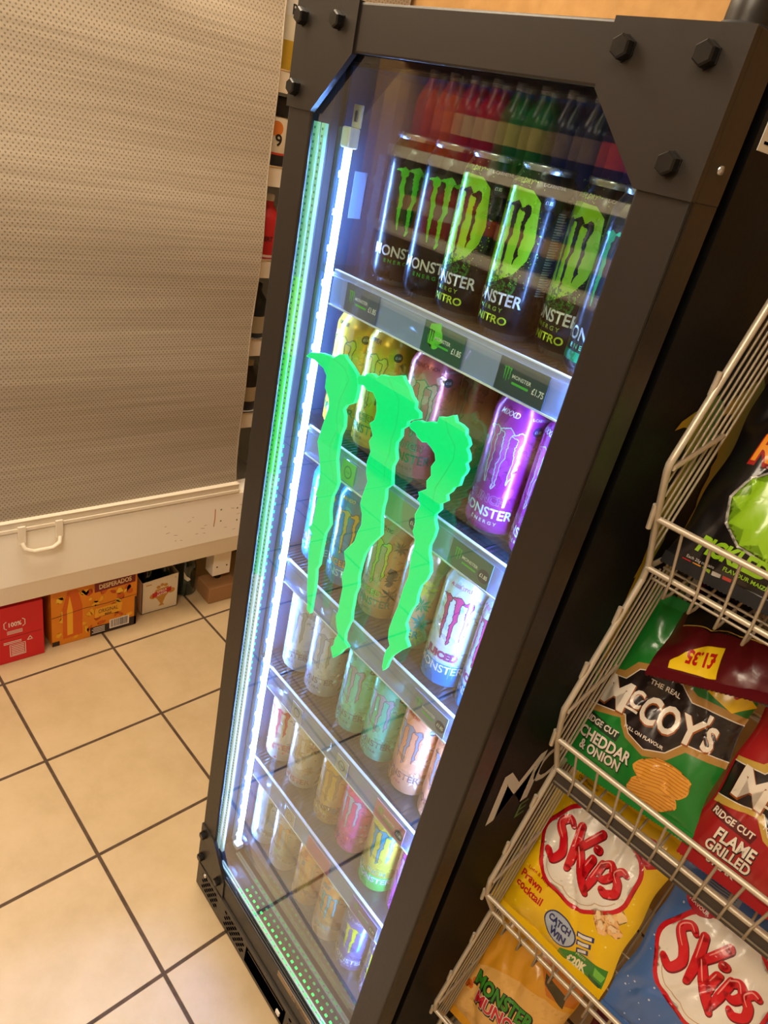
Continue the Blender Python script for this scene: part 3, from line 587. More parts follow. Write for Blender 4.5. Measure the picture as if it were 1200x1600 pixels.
def can(key, x, y, z, rot, label, group):
    if key not in PROTO:
        t = thing('drink_can', label, 'can', (x, y, z), (0, 0, math.radians(rot)), group, True)
        part(CANMESH[key], 'body', t); lid_parts(t); PROTO[key] = t
    else:
        t = copy_tree(PROTO[key]); t.location = (x, y, z); t.rotation_euler = (0, 0, math.radians(rot)); tag(t, label, 'can', group)
    return t
LIME = (150, 220, 40); GRN = (90, 215, 50); WHT = (236, 238, 238); BLK = (22, 24, 26); GREY = (120, 130, 130)
def std(c1, c2, v=.041, h=.0118, u=0, e=True): return [('MONSTER', u, v, h, c1, .92, 0)] + ([(spaced('ENERGY'), u, v - .0115, .0042, c2, 1.15, 0)] if e else [])
K = {}
K['black'] = dict(base=(16, 19, 22), logo=dict(c=GRN, w=.047), words=std(WHT, (70, 190, 60)), code=(150, 160, 165))
K['nitro'] = dict(base=(16, 20, 23), spray=LIME, logo=dict(c=(14, 20, 18), w=.040, v=.1, hk=1.2, layer=4), words=std(WHT, (150, 190, 60)) + [('NITRO', .006, .0195, .0078, (196, 226, 50), 1.15, 0), ('SUPER DRY', -.002, .1515, .0042, (150, 190, 60), 1.0, .25), ('L-CARNITINE', .036, .1515, .0028, (170, 170, 175), 1, 0)], badge=(52, 66, 72), code=(160, 168, 172))
K['zero'] = dict(base=(30, 38, 44), logo=dict(c=(60, 170, 110), w=.045), words=std((190, 205, 210), (110, 190, 130)), bands=[(.0155, .0245, (30, 150, 100))])
K['ripper'] = dict(base=(236, 182, 42), logo=dict(c=(226, 196, 70), o=(40, 70, 40), w=.046), words=[('RIPPER', -.003, .1505, .0050, (70, 60, 40), 1.05, .1), ('JUICE', 0, .0195, .0034, (120, 84, 20), 1.2, 0)] + std((36, 120, 60), (0, 0, 0), v=.033, e=False), outlined=[('JUICED', -.002, .049, .0095, (236, 196, 60), (40, 92, 44), .95)], badge=(40, 64, 56), blobs=[((244, 205, 90), 14, -.05, .05, .02, .145, .002, .006, 4)])
K['punch'] = dict(base=(226, 104, 100), logo=dict(c=(226, 150, 120), o=(30, 90, 60), w=.046), words=[('PIPELINE PUNCH', .0, .1505, .0040, (120, 40, 50), .9, .1), ('L-CARNITINE', .038, .1500, .0028, (240, 200, 190), 1, 0), (spaced('ENERGY'), 0, .0195, .0034, (150, 60, 60), 1.2, 0)] + std((24, 96, 70), (0, 0, 0), v=.033, e=False), outlined=[('PUNCH', 0, .049, .0095, (236, 140, 128), (60, 90, 60), .95)], badge=(38, 62, 64), blobs=[((240, 150, 130), 22, -.06, .06, .02, .145, .002, .007, 8)])
K['mixxd'] = dict(base=(176, 44, 140), logo=dict(c=(204, 70, 160), o=(190, 220, 215), w=.046), words=[('MIXXD', -.002, .1500, .0056, WHT, .95, .1), ('L-CARNITINE', .036, .1500, .0028, (230, 190, 220), 1, 0), (spaced('ENERGY'), .004, .0205, .0040, WHT, 1.1, 0)] + std(WHT, (0, 0, 0), v=.033, e=False), outlined=[('PUNCH', 0, .049, .0100, (160, 40, 120), (206, 130, 190), .95)], badge=(60, 40, 90), blobs=[((196, 66, 158), 18, -.06, .06, .02, .145, .002, .007, 18), ((120, 190, 180), 6, -.04, -.02, .03, .14, .001, .003, 5)])
K['blue'] = dict(base=(0, 128, 176), logo=dict(c=(236, 176, 60), o=(20, 50, 70), w=.046), words=[('MANGO', 0, .1505, .0045, (240, 190, 70), 1, .1)] + std((150, 220, 230), (0, 0, 0), v=.030, e=False), outlined=[('JUICED', 0, .047, .0100, (240, 176, 60), (20, 60, 90), .95)], blobs=[((236, 150, 40), 7, -.07, -.02, .02, .14, .002, .007, 6), ((60, 180, 210), 16, -.05, .06, .02, .145, .001, .005, 2)])
K['tropic'] = dict(base=(226, 160, 96), logo=dict(c=(196, 214, 50), o=(50, 80, 40), w=.046, u=-.004), words=[('KHAOTIC', 0, .1505, .0045, (90, 80, 40), 1, .1), ('JUICE', 0, .0195, .0034, (120, 80, 40), 1.2, 0)] + std((40, 110, 76), (0, 0, 0), v=.033, e=False), outlined=[('JUICED', -.002, .049, .0095, (200, 220, 60), (50, 90, 50), .95)], leaves=[((40, 80, 50), 9, .030, .128, .013, 1), ((40, 60, 44), 11, .027, .075, .012, 2), ((60, 70, 40), 7, .030, .05, .016, 3), ((240, 180, 110), 9, -.03, .03, .013, 5)], blobs=[((60, 64, 44), 5, .024, .030, .066, .09, .003, .006, 4)])
K['flower'] = dict(base=(232, 168, 120), logo=dict(c=(60, 150, 150), o=(240, 200, 90), w=.044, u=.0), words=std((40, 120, 130), (0, 0, 0), v=.033, e=False), leaves=[((240, 200, 60), 10, .030, .11, .018, 1), ((50, 150, 150), 9, .034, .055, .017, 2), ((70, 140, 80), 9, .028, .082, .016, 3), ((244, 206, 70), 10, .030, .030, .016, 7)], code=(206, 110, 80))
K['juiced'] = dict(base=(226, 228, 230), bands=[(.0, .0335, (0, 136, 190)), (.0335, .0365, (190, 214, 230))], logo=dict(c=(214, 60, 120), o=(60, 40, 60), w=.046, v=.101), words=[('AUSSIE STYLE', 0, .1505, .0040, (214, 70, 130), .9, .1)] + std(WHT, (0, 0, 0), v=.026, e=False), outlined=[('JUICED', 0, .0465, .0105, (214, 60, 130), (90, 40, 80), .95)], blobs=[((240, 200, 214), 12, -.06, .06, .06, .145, .002, .006, 3), ((170, 220, 190), 8, -.05, .05, .06, .14, .001, .005, 9)])
K['ultra'] = dict(base=(214, 222, 228), logo=dict(c=(178, 190, 198), o=(96, 106, 116), ow=.0006, w=.046), words=std((110, 118, 128), (0, 0, 0), e=False) + [('ULTRA', 0, .026, .0048, (110, 120, 130), 1.2, 0)], blobs=[((200, 210, 217), 60, -.1, .1, .02, .145, .002, .006, 5)])
K['mint'] = dict(base=(104, 222, 172), logo=dict(c=(168, 178, 186), o=(76, 80, 90), ow=.0006, w=.046), words=std((62, 120, 104), (0, 0, 0), e=False) + [('ULTRA', .002, .026, .0042, (60, 116, 100), 1.2, 0)], badge=(64, 96, 96), blobs=[((126, 230, 186), 50, -.1, .1, .02, .145, .002, .006, 5)])
K['peach'] = dict(base=(250, 162, 112), logo=dict(c=(150, 150, 158), o=(150, 60, 50), ow=.0009, w=.046), words=std((140, 76, 66), (0, 0, 0), e=False) + [('ULTRA', 0, .026, .0042, (200, 80, 60), 1.2, 0), ('PEACHY', .0, .1505, .0044, (230, 80, 50), 1, .1)], badge=(62, 74, 84), leaves=[((255, 214, 180), 9, .030, .04, .018, 2), ((255, 210, 170), 9, .032, .075, .016, 9), ((255, 214, 180), 8, .036, .105, .013, 5)])
K['red'] = dict(base=(236, 214, 182), logo=dict(c=(214, 44, 60), o=(150, 40, 40), ow=.0005, w=.046), words=std((200, 56, 60), (0, 0, 0), v=.045, e=False), blobs=[((206, 90, 80), 12, -.05, .05, .012, .04, .001, .005, 2), ((200, 190, 140), 10, -.05, .05, .06, .14, .001, .005, 7)])
K['swirl'] = dict(base=(230, 212, 182), logo=dict(c=(214, 190, 150), o=(170, 130, 100), ow=.0005, w=.044), words=std((190, 90, 80), (0, 0, 0), v=.026, e=False), leaves=[((196, 160, 120), 14, 0, .09, .022, 3), ((206, 120, 96), 9, -.02, .06, .012, 4), ((196, 160, 120), 12, .028, .11, .018, 6), ((186, 150, 116), 12, .03, .055, .016, 7)])
K['gold'] = dict(base=(214, 160, 44), logo=dict(c=(176, 130, 50), o=(110, 80, 30), ow=.0006, w=.046), words=std((120, 84, 30), (0, 0, 0), v=.046, e=False) + [('GOLD', 0, .033, .005, (240, 210, 130), 1.1, 0)], leaves=[((196, 130, 40), 10, .02, .024, .015, 2)], blobs=[((180, 120, 40), 5, -.03, .03, .016, .03, .003, .007, 9)])
K['rosa'] = dict(base=(250, 82, 132), logo=dict(c=(206, 196, 196), o=(110, 60, 80), ow=.0006, w=.046), words=std((206, 40, 90), (0, 0, 0), e=False) + [('ULTRA', 0, .026, .0048, (206, 40, 90), 1.2, 0)], blobs=[((255, 110, 150), 40, -.1, .1, .02, .145, .002, .006, 5), ((255, 180, 200), 7, .026, .04, .03, .09, .0012, .003, 6)])
K['citron'] = dict(base=(226, 204, 62), bands=[(0, .034, (70, 214, 84)), (.148, .157, (40, 150, 150))], logo=dict(c=(46, 160, 170), o=(40, 60, 60), w=.048, v=.101), words=std(WHT, (0, 0, 0), v=.0245, e=False), outlined=[('PUNCH', 0, .0435, .0100, (30, 150, 170), (240, 226, 90), .95)])
K['magenta'] = dict(base=(240, 70, 196), logo=dict(c=(226, 170, 210), o=(120, 40, 100), w=.046), words=std((160, 40, 130), (0, 0, 0), e=False), blobs=[((250, 120, 214), 30, -.1, .1, .02, .145, .002, .006, 5)])
K['pale'] = dict(base=(196, 196, 180), logo=dict(c=(150, 160, 150), o=(120, 130, 120), ow=.0005, w=.046), words=std((150, 150, 140), (0, 0, 0), e=False), blobs=[((120, 200, 200), 5, -.03, -.01, .03, .14, .001, .004, 5)])
K['rehab'] = dict(base=(206, 188, 160), logo=dict(c=(232, 160, 60), o=(120, 150, 140), w=.048), words=std((160, 150, 140), (0, 0, 0), e=False), leaves=[((90, 190, 100), 8, .0, .058, .010, 3)])
K['sunny'] = dict(base=(238, 160, 62), logo=dict(c=(240, 176, 80), o=(200, 120, 50), ow=.0006, w=.046), words=[('ORANGE', 0, .1505, .0042, (214, 70, 40), 1, .1)] + std((206, 140, 60), (0, 0, 0), e=False), blobs=[((120, 110, 100), 2, -.008, .008, .12, .135, .004, .007, 3), ((220, 80, 40), 3, -.02, .02, .13, .145, .002, .005, 4)])
K['dream'] = dict(base=(238, 158, 66), logo=dict(c=(96, 190, 190), o=(70, 110, 110), w=.042, v=.094), words=[('SUNRISE', .008, .1505, .0042, (240, 230, 210), 1, .1), ('ULTRA', 0, .036, .0075, (140, 180, 180), 1, 0), ('SUNRISE', 0, .024, .0044, (226, 190, 150), 1, 0)], bands=[(0, .046, (206, 150, 96))], blobs=[((150, 140, 140), 3, -.014, -.004, .138, .146, .003, .005, 3)])
K['race'] = dict(base=(112, 96, 140), bands=[(.134, .158, (66, 84, 190))], logo=dict(fs=[(240, 230, 20), (240, 230, 20), (40, 170, 130)], w=.044, v=.094), words=[('FULL THROTTLE', 0, .1455, .0058, WHT, .80, .1)] + std((226, 226, 232), (0, 0, 0), v=.036, e=False) + [(spaced('ENERGY'), 0, .025, .004, (220, 220, 230), 1.1, 0)])
for k, v in K.items(): can_kind(k, v)
LX = [.085, .1545, .235, .304, .3735, .443]
def shelf_cans(z, y, rows, group):
    for (key, label, rot, dx, dy), x in zip(rows, LX):
        if key: can(key, x + dx, y + dy, z, rot - 8, label, group)
G = 'cans on the %s fridge shelf'
shelf_cans(SURF[0], .100, [
    ('black', 'black can with lime claw logo, first from the left on the top fridge shelf', 54, .034, .008),
    ('black', 'black can with lime claw logo, second from the left on the top fridge shelf', 42, .0315, .004),
    ('nitro', 'black can with lime spray print, leftmost of three alike on the top fridge shelf', 2, .0155, -.002),
    ('nitro', 'black can with lime spray print, middle of three alike on the top fridge shelf', 1, .014, -.002),
    ('nitro', 'black can with lime spray print, rightmost of three alike on the top fridge shelf', -8, .0125, .016),
    ('zero', 'dark grey can with a green band low down, far right on the top fridge shelf', 8, .003, -.014)], G % 'top')
shelf_cans(SURF[1], .100, [
    ('ripper', 'yellow can with dark outlined claws, left of the pair on the second fridge shelf', 12, 0, .0),
    ('ripper', 'yellow can with dark outlined claws, right of the pair on the second fridge shelf', 10, -.002, 0),
    ('punch', 'salmon pink can with outlined claws at the front of the second fridge shelf', 22, 0, 0),
    ('punch', 'salmon pink can set far back behind the gap on the second fridge shelf', 0, -.004, .110),
    ('mixxd', 'magenta can reading MIXXD on the second fridge shelf', 18, .002, 0),
    ('mixxd', 'magenta can half hidden by the right door frame on the second fridge shelf', -20, .001, 0)], G % 'second')
can('punch', LX[2] - .002, .185, SURF[1], -10, 'salmon pink can behind the front salmon can on the second fridge shelf', G % 'second')
shelf_cans(SURF[2], .100, [
    ('blue', 'blue can with orange claws, left of the pair on the third fridge shelf', 28, .004, 0),
    ('blue', 'blue can with orange claws, right of the pair on the third fridge shelf', 18, 0, 0),
    ('tropic', 'tan orange can with lime claws and dark pineapple print on the third fridge shelf', 16, 0, 0),
    ('flower', 'peach can with yellow and teal flowers and small print on the third fridge shelf', 2, .002, 0),
    ('juiced', 'white and blue can with pink claws on the third fridge shelf', 24, .003, 0),
    ('juiced', 'white and blue can half hidden by the right door frame on the third shelf', -12, 0, 0)], G % 'third')
shelf_cans(SURF[3], .100, [
    ('ultra', 'silver white can, left of the pair on the fourth fridge shelf', 14, .003, 0),
    ('ultra', 'silver white can, right of the pair on the fourth fridge shelf', 22, 0, 0),
    ('mint', 'mint green can, left of the pair on the fourth fridge shelf', 10, .008, 0),
    ('mint', 'mint green can, right of the pair on the fourth fridge shelf', 14, .003, 0),
    ('peach', 'peach can with white flowers standing clear on the fourth fridge shelf', 6, .002, 0),
    ('peach', 'peach can half hidden by the right door frame on the fourth shelf', 10, -.002, 0)], G % 'fourth')
shelf_cans(SURF[4], .100, [
    ('red', 'cream can with red claws at the left of the fifth fridge shelf', 20, 0, 0),
    ('swirl', 'cream can with tan swirl print on the fifth fridge shelf', 14, 0, 0),
    ('gold', 'gold can on the fifth fridge shelf', 18, .006, 0),
    ('rosa', 'rose pink can with silver claws on the fifth fridge shelf', 8, .0, 0),
    ('citron', 'yellow can with teal claws and green foot on the fifth fridge shelf', 24, 0, 0),
    ('magenta', 'bright magenta can half hidden by the right door frame on the fifth shelf', 10, 0, 0)], G % 'fifth')
shelf_cans(.1850, .100, [
    ('pale', 'pale silver can at the left on the floor of the fridge', 20, -.002, 0),
    ('rehab', 'beige can with orange claws on the floor of the fridge', 14, -.004, 0),
    ('sunny', 'plain orange can on the floor of the fridge', 20, -.002, 0),
    ('dream', 'orange can with teal claws on the floor of the fridge', 22, 0, 0),
    ('race', 'purple can with yellow claws and blue top on the floor of the fridge', 26, 0, 0),
    ('race', 'purple can half hidden by the right door frame on the fridge floor', -10, 0, 0)], 'cans on the floor of the fridge')

# ------------------------------------------------------------------ the chiller with its night blind
CX = -.80
ch = thing('chiller', 'long cream open chiller with its perforated night blind pulled down', 'chiller', (-1.15, .1, .2))
Y0, Y1 = -.62, .84
mb = MB().box(-1.56, -1.5, Y0, Y1, .22, 2.15, 'cream_metal').box(-1.56, CX - .05, Y0, Y1, 2.05, 2.15, 'cream_metal').box(-1.5, CX - .03, Y0, Y1, .22, .27, 'cream_metal')
mb.box(-1.5, CX - .04, Y1 - .018, Y1, .27, 2.05, 'cream_metal').box(-1.5, CX - .04, Y0, Y0 + .018, .27, 2.05, 'cream_metal')
part(mb, 'body', ch)
kp = MB(); prof = [(CX + .004, .452), (CX + .008, .446), (CX + .008, .292), (CX + .004, .284), (CX - .022, .214), (CX - .03, .208), (CX - .06, .208), (CX - .06, .452)]
kp.prism(prof, lambda p, d: (p[0], d, p[1]), Y0, Y1, 'cream_metal')
sc_ = pm((196, 120, 90), 'card'); a = Art()
a.stroke(sc_, [(.430, .405), (.4315, .372), (.430, .345)], .003, 1)
rd = random.Random(4)
for i in range(16):
    y, z = rd.uniform(.26, .53), rd.uniform(.31, .42); L = rd.uniform(.003, .012); a.stroke(pm((150, 132, 108), 'card'), [(y, z), (y + L, z + rd.uniform(-.003, .003))], .0012, 1)
for y, z in ((.45, .40), (.452, .36), (.505, .395), (.508, .352)): a.disc(pm((120, 104, 84), 'card'), y, z, .0028, None, 1, 10)
a.emit(kp, lambda u, v, o: (CX + .008 + o, u, v), .0003, 0, 0, False)
part(kp, 'kick_panel', ch)
def blind(ya, yb, zb, name, seed):
    def f(u, v):
        y = ya + (yb - ya)*u; z = zb + (2.05 - zb)*v
        k = math.sin(PI*min(1, max(0, u))*1.0)
        x = CX - .004 + .006*math.sin(z*7 + seed) * (.4 + .6*math.sin(y*2.1 + seed)) + .004*math.sin(z*17 + y*2.2) - .018*(1 - v)*v*4*.4
        x += .010*math.exp(-((z - 1.66 + .14*(y + .1))/.035)**2)*max(0, 1 - abs(y - .05)/.5)
        return (x, y, z)
    mb = MB().grid(f, 60, 110, 'perforated_blind').grid(lambda u, v: tuple(Vector(f(u, v)) - Vector((.0014, 0, 0))), 60, 110, 'perforated_blind')
    mb.tube([(f(1, v/20)[0] - .001, yb, f(1, v/20)[2]) for v in range(21)], .0022, 'blind_edge', 6)
    b = part(mb, 'night_blind', ch)
    return b
b1 = blind(-.58, .497, .47, 'night_blind', 0)
mb = MB().box(CX - .012, CX + .012, -.58, .502, .452, .462, 'cream_plastic').box(CX - .010, CX + .009, -.58, .502, .4625, .478, 'cream_plastic').box(CX - .012, CX + .012, -.58, .502, .4785, .482, 'cream_plastic')
part(mb, 'blind_bar', b1, .0012)
hd = MB()
def strap(pts, wd, th, ma, mb):
    mb.tube(pts, wd, ma, 8)
hd.box(CX + .011, CX + .017, -.112, -.094, .418, .468, 'cream_plastic').box(CX + .011, CX + .017, -.024, -.006, .418, .468, 'cream_plastic')
hd.tube([(CX + .015, -.104, .420), (CX + .024, -.100, .408), (CX + .028, -.080, .399), (CX + .028, -.036, .399), (CX + .024, -.018, .408), (CX + .015, -.014, .420)], .0055, 'cream_plastic', 10)
part(hd, 'pull_handle', b1, .001)
b2 = blind(.655, .838, .47, 'night_blind', 2)
for z in (1.545, 1.335, 1.105, .885, .66):
    s = part(MB().box(-1.5, -.885, .44, Y1 - .02, z - .018, z, 'cream_metal'), 'shelf', ch)
    part(MB().box(-.885, -.878, .44, Y1 - .02, z - .042, z + .004, 'cream_plastic').box(-.886, -.8765, .44, Y1 - .02, z + .004, z + .007, 'alu'), 'price_rail', s)
for y in (-.5, .525):
    l = part(MB().box(-.925, -.875, y - .032, y + .032, .085, .22, 'cream_metal'), 'leg', ch, .002, 'white metal leg bracket with screws')
    mb = MB()
    for dy, dz in ((-.018, .12), (.018, .12), (-.018, .2), (.018, .2)): mb.add([(-.8745, y + dy + .003*math.cos(k), dz + .003*math.sin(k)) for k in [2*PI*q/10 for q in range(10)]], [tuple(range(10))], 'dark_card')
    part(mb, 'screw_set', l); part(MB().tube([(-.9, y, .062), (-.9, y, .085)], .013, 'rubber', 14), 'foot', l)
# goods in the open gap of the chiller
def on_cyl(cx, cy, r):
    return lambda u, v, o: (cx + (r + o)*math.cos(u/r), cy + (r + o)*math.sin(u/r), v)
def bottle(x, y, z, h, r, body, capc, band, label, txt=None, name='drink_bottle', tcol=(30, 26, 24), group='bottles on the chiller shelves'):
    t = thing(name, label, 'bottle', (x, y, z), (0, 0, 0), group)
    mb = MB().lathe([(0, z), (r*.9, z), (r, z + r*.25), (r, z + h*.62), (r*.92, z + h*.70), (r*.48, z + h*.84), (r*.42, z + h*.90), (r*.42, z + h*.93)], body, 24, (x, y, 0))
    a = Art(); full = PI*r
    for v0, v1, c in band: a.rect(pm(c, 'card'), -full, full, z + h*v0, z + h*v1, 1)
    if txt: a.text(pm(tcol, 'card'), txt[0], txt[3] if len(txt) > 3 else 0, z + h*txt[1], txt[2], 3, bold=.02, sx=.8)
    a.emit(mb, on_cyl(x, y, r), .0004, r*.2, 0)
    part(mb, 'body', t)
    part(MB().lathe([(r*.44, z + h*.90), (r*.46, z + h*.91), (r*.46, z + h*.985), (r*.36, z + h), (0, z + h)], pm(capc, 'card'), 20, (x, y, 0)), 'cap', t)
    return t
bottle(-.93, .585, 1.545, .26, .040, pm((232, 222, 196), 'card'), (30, 30, 34), [(.02, .26, (190, 150, 20)), (.45, .62, (238, 232, 220))], 'yellow and white bottle high in the gap beside the blind', ('BAR', .5, .02))
bottle(-.945, .652, 1.545, .25, .032, pm((150, 30, 44), 'card'), (60, 50, 40), [(.4, .6, (236, 226, 214))], 'dark red bottle behind the yellow one high in the gap')
jar = thing('jar', 'glass jar with black lid and a label reading 19, in the gap beside the blind', 'jar', (-.93, .575, 1.335))
mb = MB().lathe([(0, 1.335), (.036, 1.335), (.038, 1.345), (.038, 1.44), (.030, 1.452)], pm((222, 208, 182), 'card'), 24, (-.93, .575, 0)); a = Art()
a.rect(pm((26, 26, 28), 'card'), -.11, .11, 1.338, 1.366, 1); a.rect(pm((206, 64, 40), 'card'), -.11, .11, 1.366, 1.371, 1); a.disc(pm((226, 130, 50), 'card'), -.016, 1.425, .017, None, 1); a.text(pm((24, 22, 22), 'card'), '19', -.016, 1.400, .026, 2, bold=.02, shear=-.1)
a.emit(mb, on_cyl(-.93, .575, .038), .0004, .006, 0); part(mb, 'body', jar)
part(MB().lathe([(.033, 1.452), (.034, 1.453), (.034, 1.492), (.030, 1.496), (0, 1.496)], pm((24, 24, 26), 'card'), 24, (-.93, .575, 0)), 'lid', jar)
bottle(-.93, .580, 1.105, .165, .034, pm((206, 40, 44), 'card'), (236, 230, 216), [(.05, .09, (236, 200, 190))], 'red bottle with cream cap on the third gap shelf', ('DESSERT', .34, .012, -.022))
bottle(-.94, .580, .885, .15, .036, pm((22, 28, 26), 'card'), (24, 26, 26), [(.1, .42, (186, 170, 140))], 'black bottle with tan label on the fourth gap shelf')
bottle(-.94, .655, 1.105, .15, .034, pm((60, 40, 24), 'card'), (200, 150, 40), [], 'brown bottle behind the red one on the third gap shelf')
bottle(-.94, .580, .66, .15, .036, pm((40, 30, 24), 'card'), (210, 190, 150), [(.2, .5, (196, 176, 140))], 'brown bottle with cream label on the lowest gap shelf')

# ------------------------------------------------------------------ under the chiller
def face_x(x): return lambda u, v, o: (x + o, u, v)
def carton(name, label, x, y0, y1, h, dep, rgb, art):
    t = thing(name, label, 'box', (x - dep/2, (y0+y1)/2, 0))
    mb = MB().box(x - dep, x, y0, y1, .001, h, pm(rgb, 'card')); a = Art(); art(a); a.emit(mb, face_x(x), .0003, 0, 0, False)
    part(mb, 'box_body', t); return t
cw = pm((240, 230, 222), 'card')
def red_art(a):
    dk = pm((130, 16, 26), 'card'); a.rect(dk, -.33, -.052, .088, .0895, 1)
    a.text(cw, '100%', -.120, .132, .014, 2, bold=.02, sx=.8)
    for s in (-1, 1): a.stroke(cw, [(-.120 + s*.020, .145), (-.120 + s*.026, .140), (-.120 + s*.026, .124), (-.120 + s*.020, .119)], .002, 2)
    for i in range(3): a.rect(cw, -.140, -.101, .109 - i*.0045, .111 - i*.0045, 2)
    for i in range(2): a.rect(cw, -.150, -.105, .072 - i*.005, .0742 - i*.005, 2)
    a.stroke(cw, [(-.135, .062), (-.096, .062), (-.096, .022), (-.135, .022)], .0016, 2, True)
    for i in range(6): a.rect(cw, -.132, -.099, .025 + i*.006, .0275 + i*.006, 2)
    a.stroke(cw, [(-.090, .066), (-.083, .078), (-.077, .066)], .002, 2, True)
    for i in range(3): a.rect(cw, -.20, -.165, .03 + i*.014, .034 + i*.014, 2)
carton('beer_carton', 'bright red beer carton under the left end of the chiller', -.838, -.34, -.047, .192, .26, (206, 22, 34), red_art)
def des_art(a):
    rd = random.Random(8); Yl, Yr = -.022, .224
    for c, n in (((240, 176, 30), 22), ((206, 92, 16), 18), ((246, 196, 60), 12), ((190, 70, 16), 8)):
        for i in range(n):
            u = rd.uniform(Yl + .015, Yr - .015); v = rd.uniform(.016, .176); a.disc(pm(c, 'card'), u, v, rd.uniform(.004, .012), rd.uniform(.002, .014), 1, 12, rd.uniform(0, 3), .22, i)
    dk = pm((40, 26, 20), 'card'); br = pm((120, 24, 34), 'card'); am = pm((214, 96, 10), 'card')
    a.poly(am, [(Yl + .03, .02), (Yl + .085, .024), (Yl + .085, .13), (Yl + .072, .188), (Yl + .045, .188), (Yl + .03, .13)], 2)
    a.poly(pm((246, 180, 40), 'card'), [(Yl + .042, .03), (Yl + .058, .032), (Yl + .058, .12), (Yl + .05, .17), (Yl + .042, .12)], 3)
    a.stroke(dk, [(Yl, .105), (Yl + .09, .114), (Yl + .15, .112), (Yr, .117)], .0014, 3)
    a.disc(dk, Yl + .122, .114, .0032, .0032, 4, 4, PI/4)
    a.poly(br, [(.098, .160), (.218, .166), (.218, .1955), (.098, .192)], 3); a.text(pm((240, 214, 170), 'card'), 'DESPERADOS', .158, .179, .0155, 4, rot=.05, bold=.03, sx=.72)
    a.poly(pm((236, 170, 40), 'card'), [(.098, .066), (.178, .070), (.180, .104), (.1, .100)], 3)
    a.text(dk, 'ORIGINAL', .138, .088, .0135, 4, bold=.0, sx=.66); a.text(dk, 'BEER', .138, .073, .007, 4, bold=.02)
    a.rect(dk, .11, .168, .068, .0688, 4)
    a.rect(dk, Yl, Yl + .02, .002, .018, 3); a.rect(dk, .085, Yr, .002, .034, 3); a.rect(dk, Yr - .006, Yr, .002, .11, 3)
    a.rect(cw, .142, .202, .012, .046, 4)
    u = .146
    while u < .198: w2 = rd.choice((.0008, .0014, .002)); a.rect(dk, u, u + w2, .016, .043, 5); u += w2 + rd.choice((.001, .0016))
    for i in range(4): a.rect(cw, .090 + (i % 2)*.004, .128, .010 + i*.006, .0125 + i*.006, 4)
carton('beer_carton', 'orange and yellow beer carton between the red carton and the white bottle carrier', -.850, -.022, .224, .196, .25, (226, 136, 18), des_art)
# white bottle carrier with bottles in it
t = thing('bottle_carrier', 'white card bottle carrier with a red and gold crest, right of the orange carton', 'box', (-.94, .315, 0))
x1, x0 = -.882, -1.0; ya, yb = .256, .376
mb = MB().prism([(ya, .001), (yb, .001), (yb, .132), (ya, .122)], lambda p, d: (d, p[0], p[1]), x1 - .002, x1, pm((226, 212, 186), 'card'))
mb.prism([(x0, .001), (x1, .001), (x1, .120), (x0, .128)], lambda p, d: (p[0], d, p[1]), ya, ya + .002, pm((226, 212, 186), 'card')).prism([(x0, .001), (x1, .001), (x1, .132), (x0, .128)], lambda p, d: (p[0], d, p[1]), yb - .002, yb, pm((226, 212, 186), 'card'))
mb.box(x0, x0 + .002, ya, yb, .001, .128, pm((226, 212, 186), 'card')).box(x0, x1, ya, yb, .001, .003, pm((226, 212, 186), 'card'))
rd_ = pm((190, 30, 36), 'card'); gd = pm((196, 140, 50), 'card'); a = Art()
a.poly(gd, [(.300, .085), (.342, .09), (.350, .072), (.334, .05), (.326, .028), (.331, .018), (.312, .018), (.318, .028), (.306, .048), (.292, .066)], 1)
a.disc(gd, .309, .094, .007, .006, 1); a.disc(gd, .333, .097, .007, .006, 1); a.disc(gd, .321, .1, .006, .006, 1)
a.disc(gd, .293, .062, .012, .010, 1); a.disc(gd, .353, .07, .012, .010, 1)
a.poly(rd_, [(.290, .056), (.352, .068), (.352, .086), (.290, .074)], 2); a.text(cw, 'STELLA', .321, .0775, .0075, 3, rot=.19, bold=.03, sx=.9); a.text(cw, 'ARTOIS', .321, .0655, .0075, 3, rot=.19, bold=.03, sx=.9)
a.rect(gd, .268, .286, .108, .112, 1); a.text(pm((120, 110, 96), 'card'), '6', .365, .118, .006, 1)
a.emit(mb, face_x(x1), .0003, 0, 0, False); part(mb, 'box_body', t)
def beer(x, y, z, h, r, label, grp=None, lab=False):
    b = thing('beer_bottle', label, 'bottle', (x, y, z), group=grp)
    mb = MB().lathe([(0, z), (r*.9, z), (r, z + .006), (r, z + h*.55), (r*.85, z + h*.66), (r*.45, z + h*.82), (r*.42, z + h*.97), (0, z + h*.97)], 'bottle_green', 24, (x, y, 0))
    if lab:
        a = Art(); a.poly(pm((226, 222, 210), 'card'), [(-.022, z + .10), (-.012, z + .082), (-.002, z + .074), (.002, z + .066), (-.008, z + .062), (-.020, z + .072)], 1); a.emit(mb, on_cyl(x, y, r), .0004, .006, 0)
    part(mb, 'glass', b); part(MB().lathe([(r*.46, z + h*.96), (r*.46, z + h), (0, z + h)], pm((60, 50, 40), 'card'), 16, (x, y, 0)), 'crown_cap', b)
k = 0
for x in (-.915, -.965):
    for y in (.287, .345):
        beer(x, y, .004, .155, .0275, 'dark green beer bottle, one of four standing in the white carrier', 'bottles in the white carrier')
beer(-.944, .432, .001, .19, .034, 'dark green bottle with a white mark, standing right of the white carrier', None, True)
t = MB().box(-.925, -.842, .468, .575, .001, .062, 'wood_block')
wb = tag(t.build('wooden_block', None, .003), 'worn wooden block under the chiller leg', 'block')

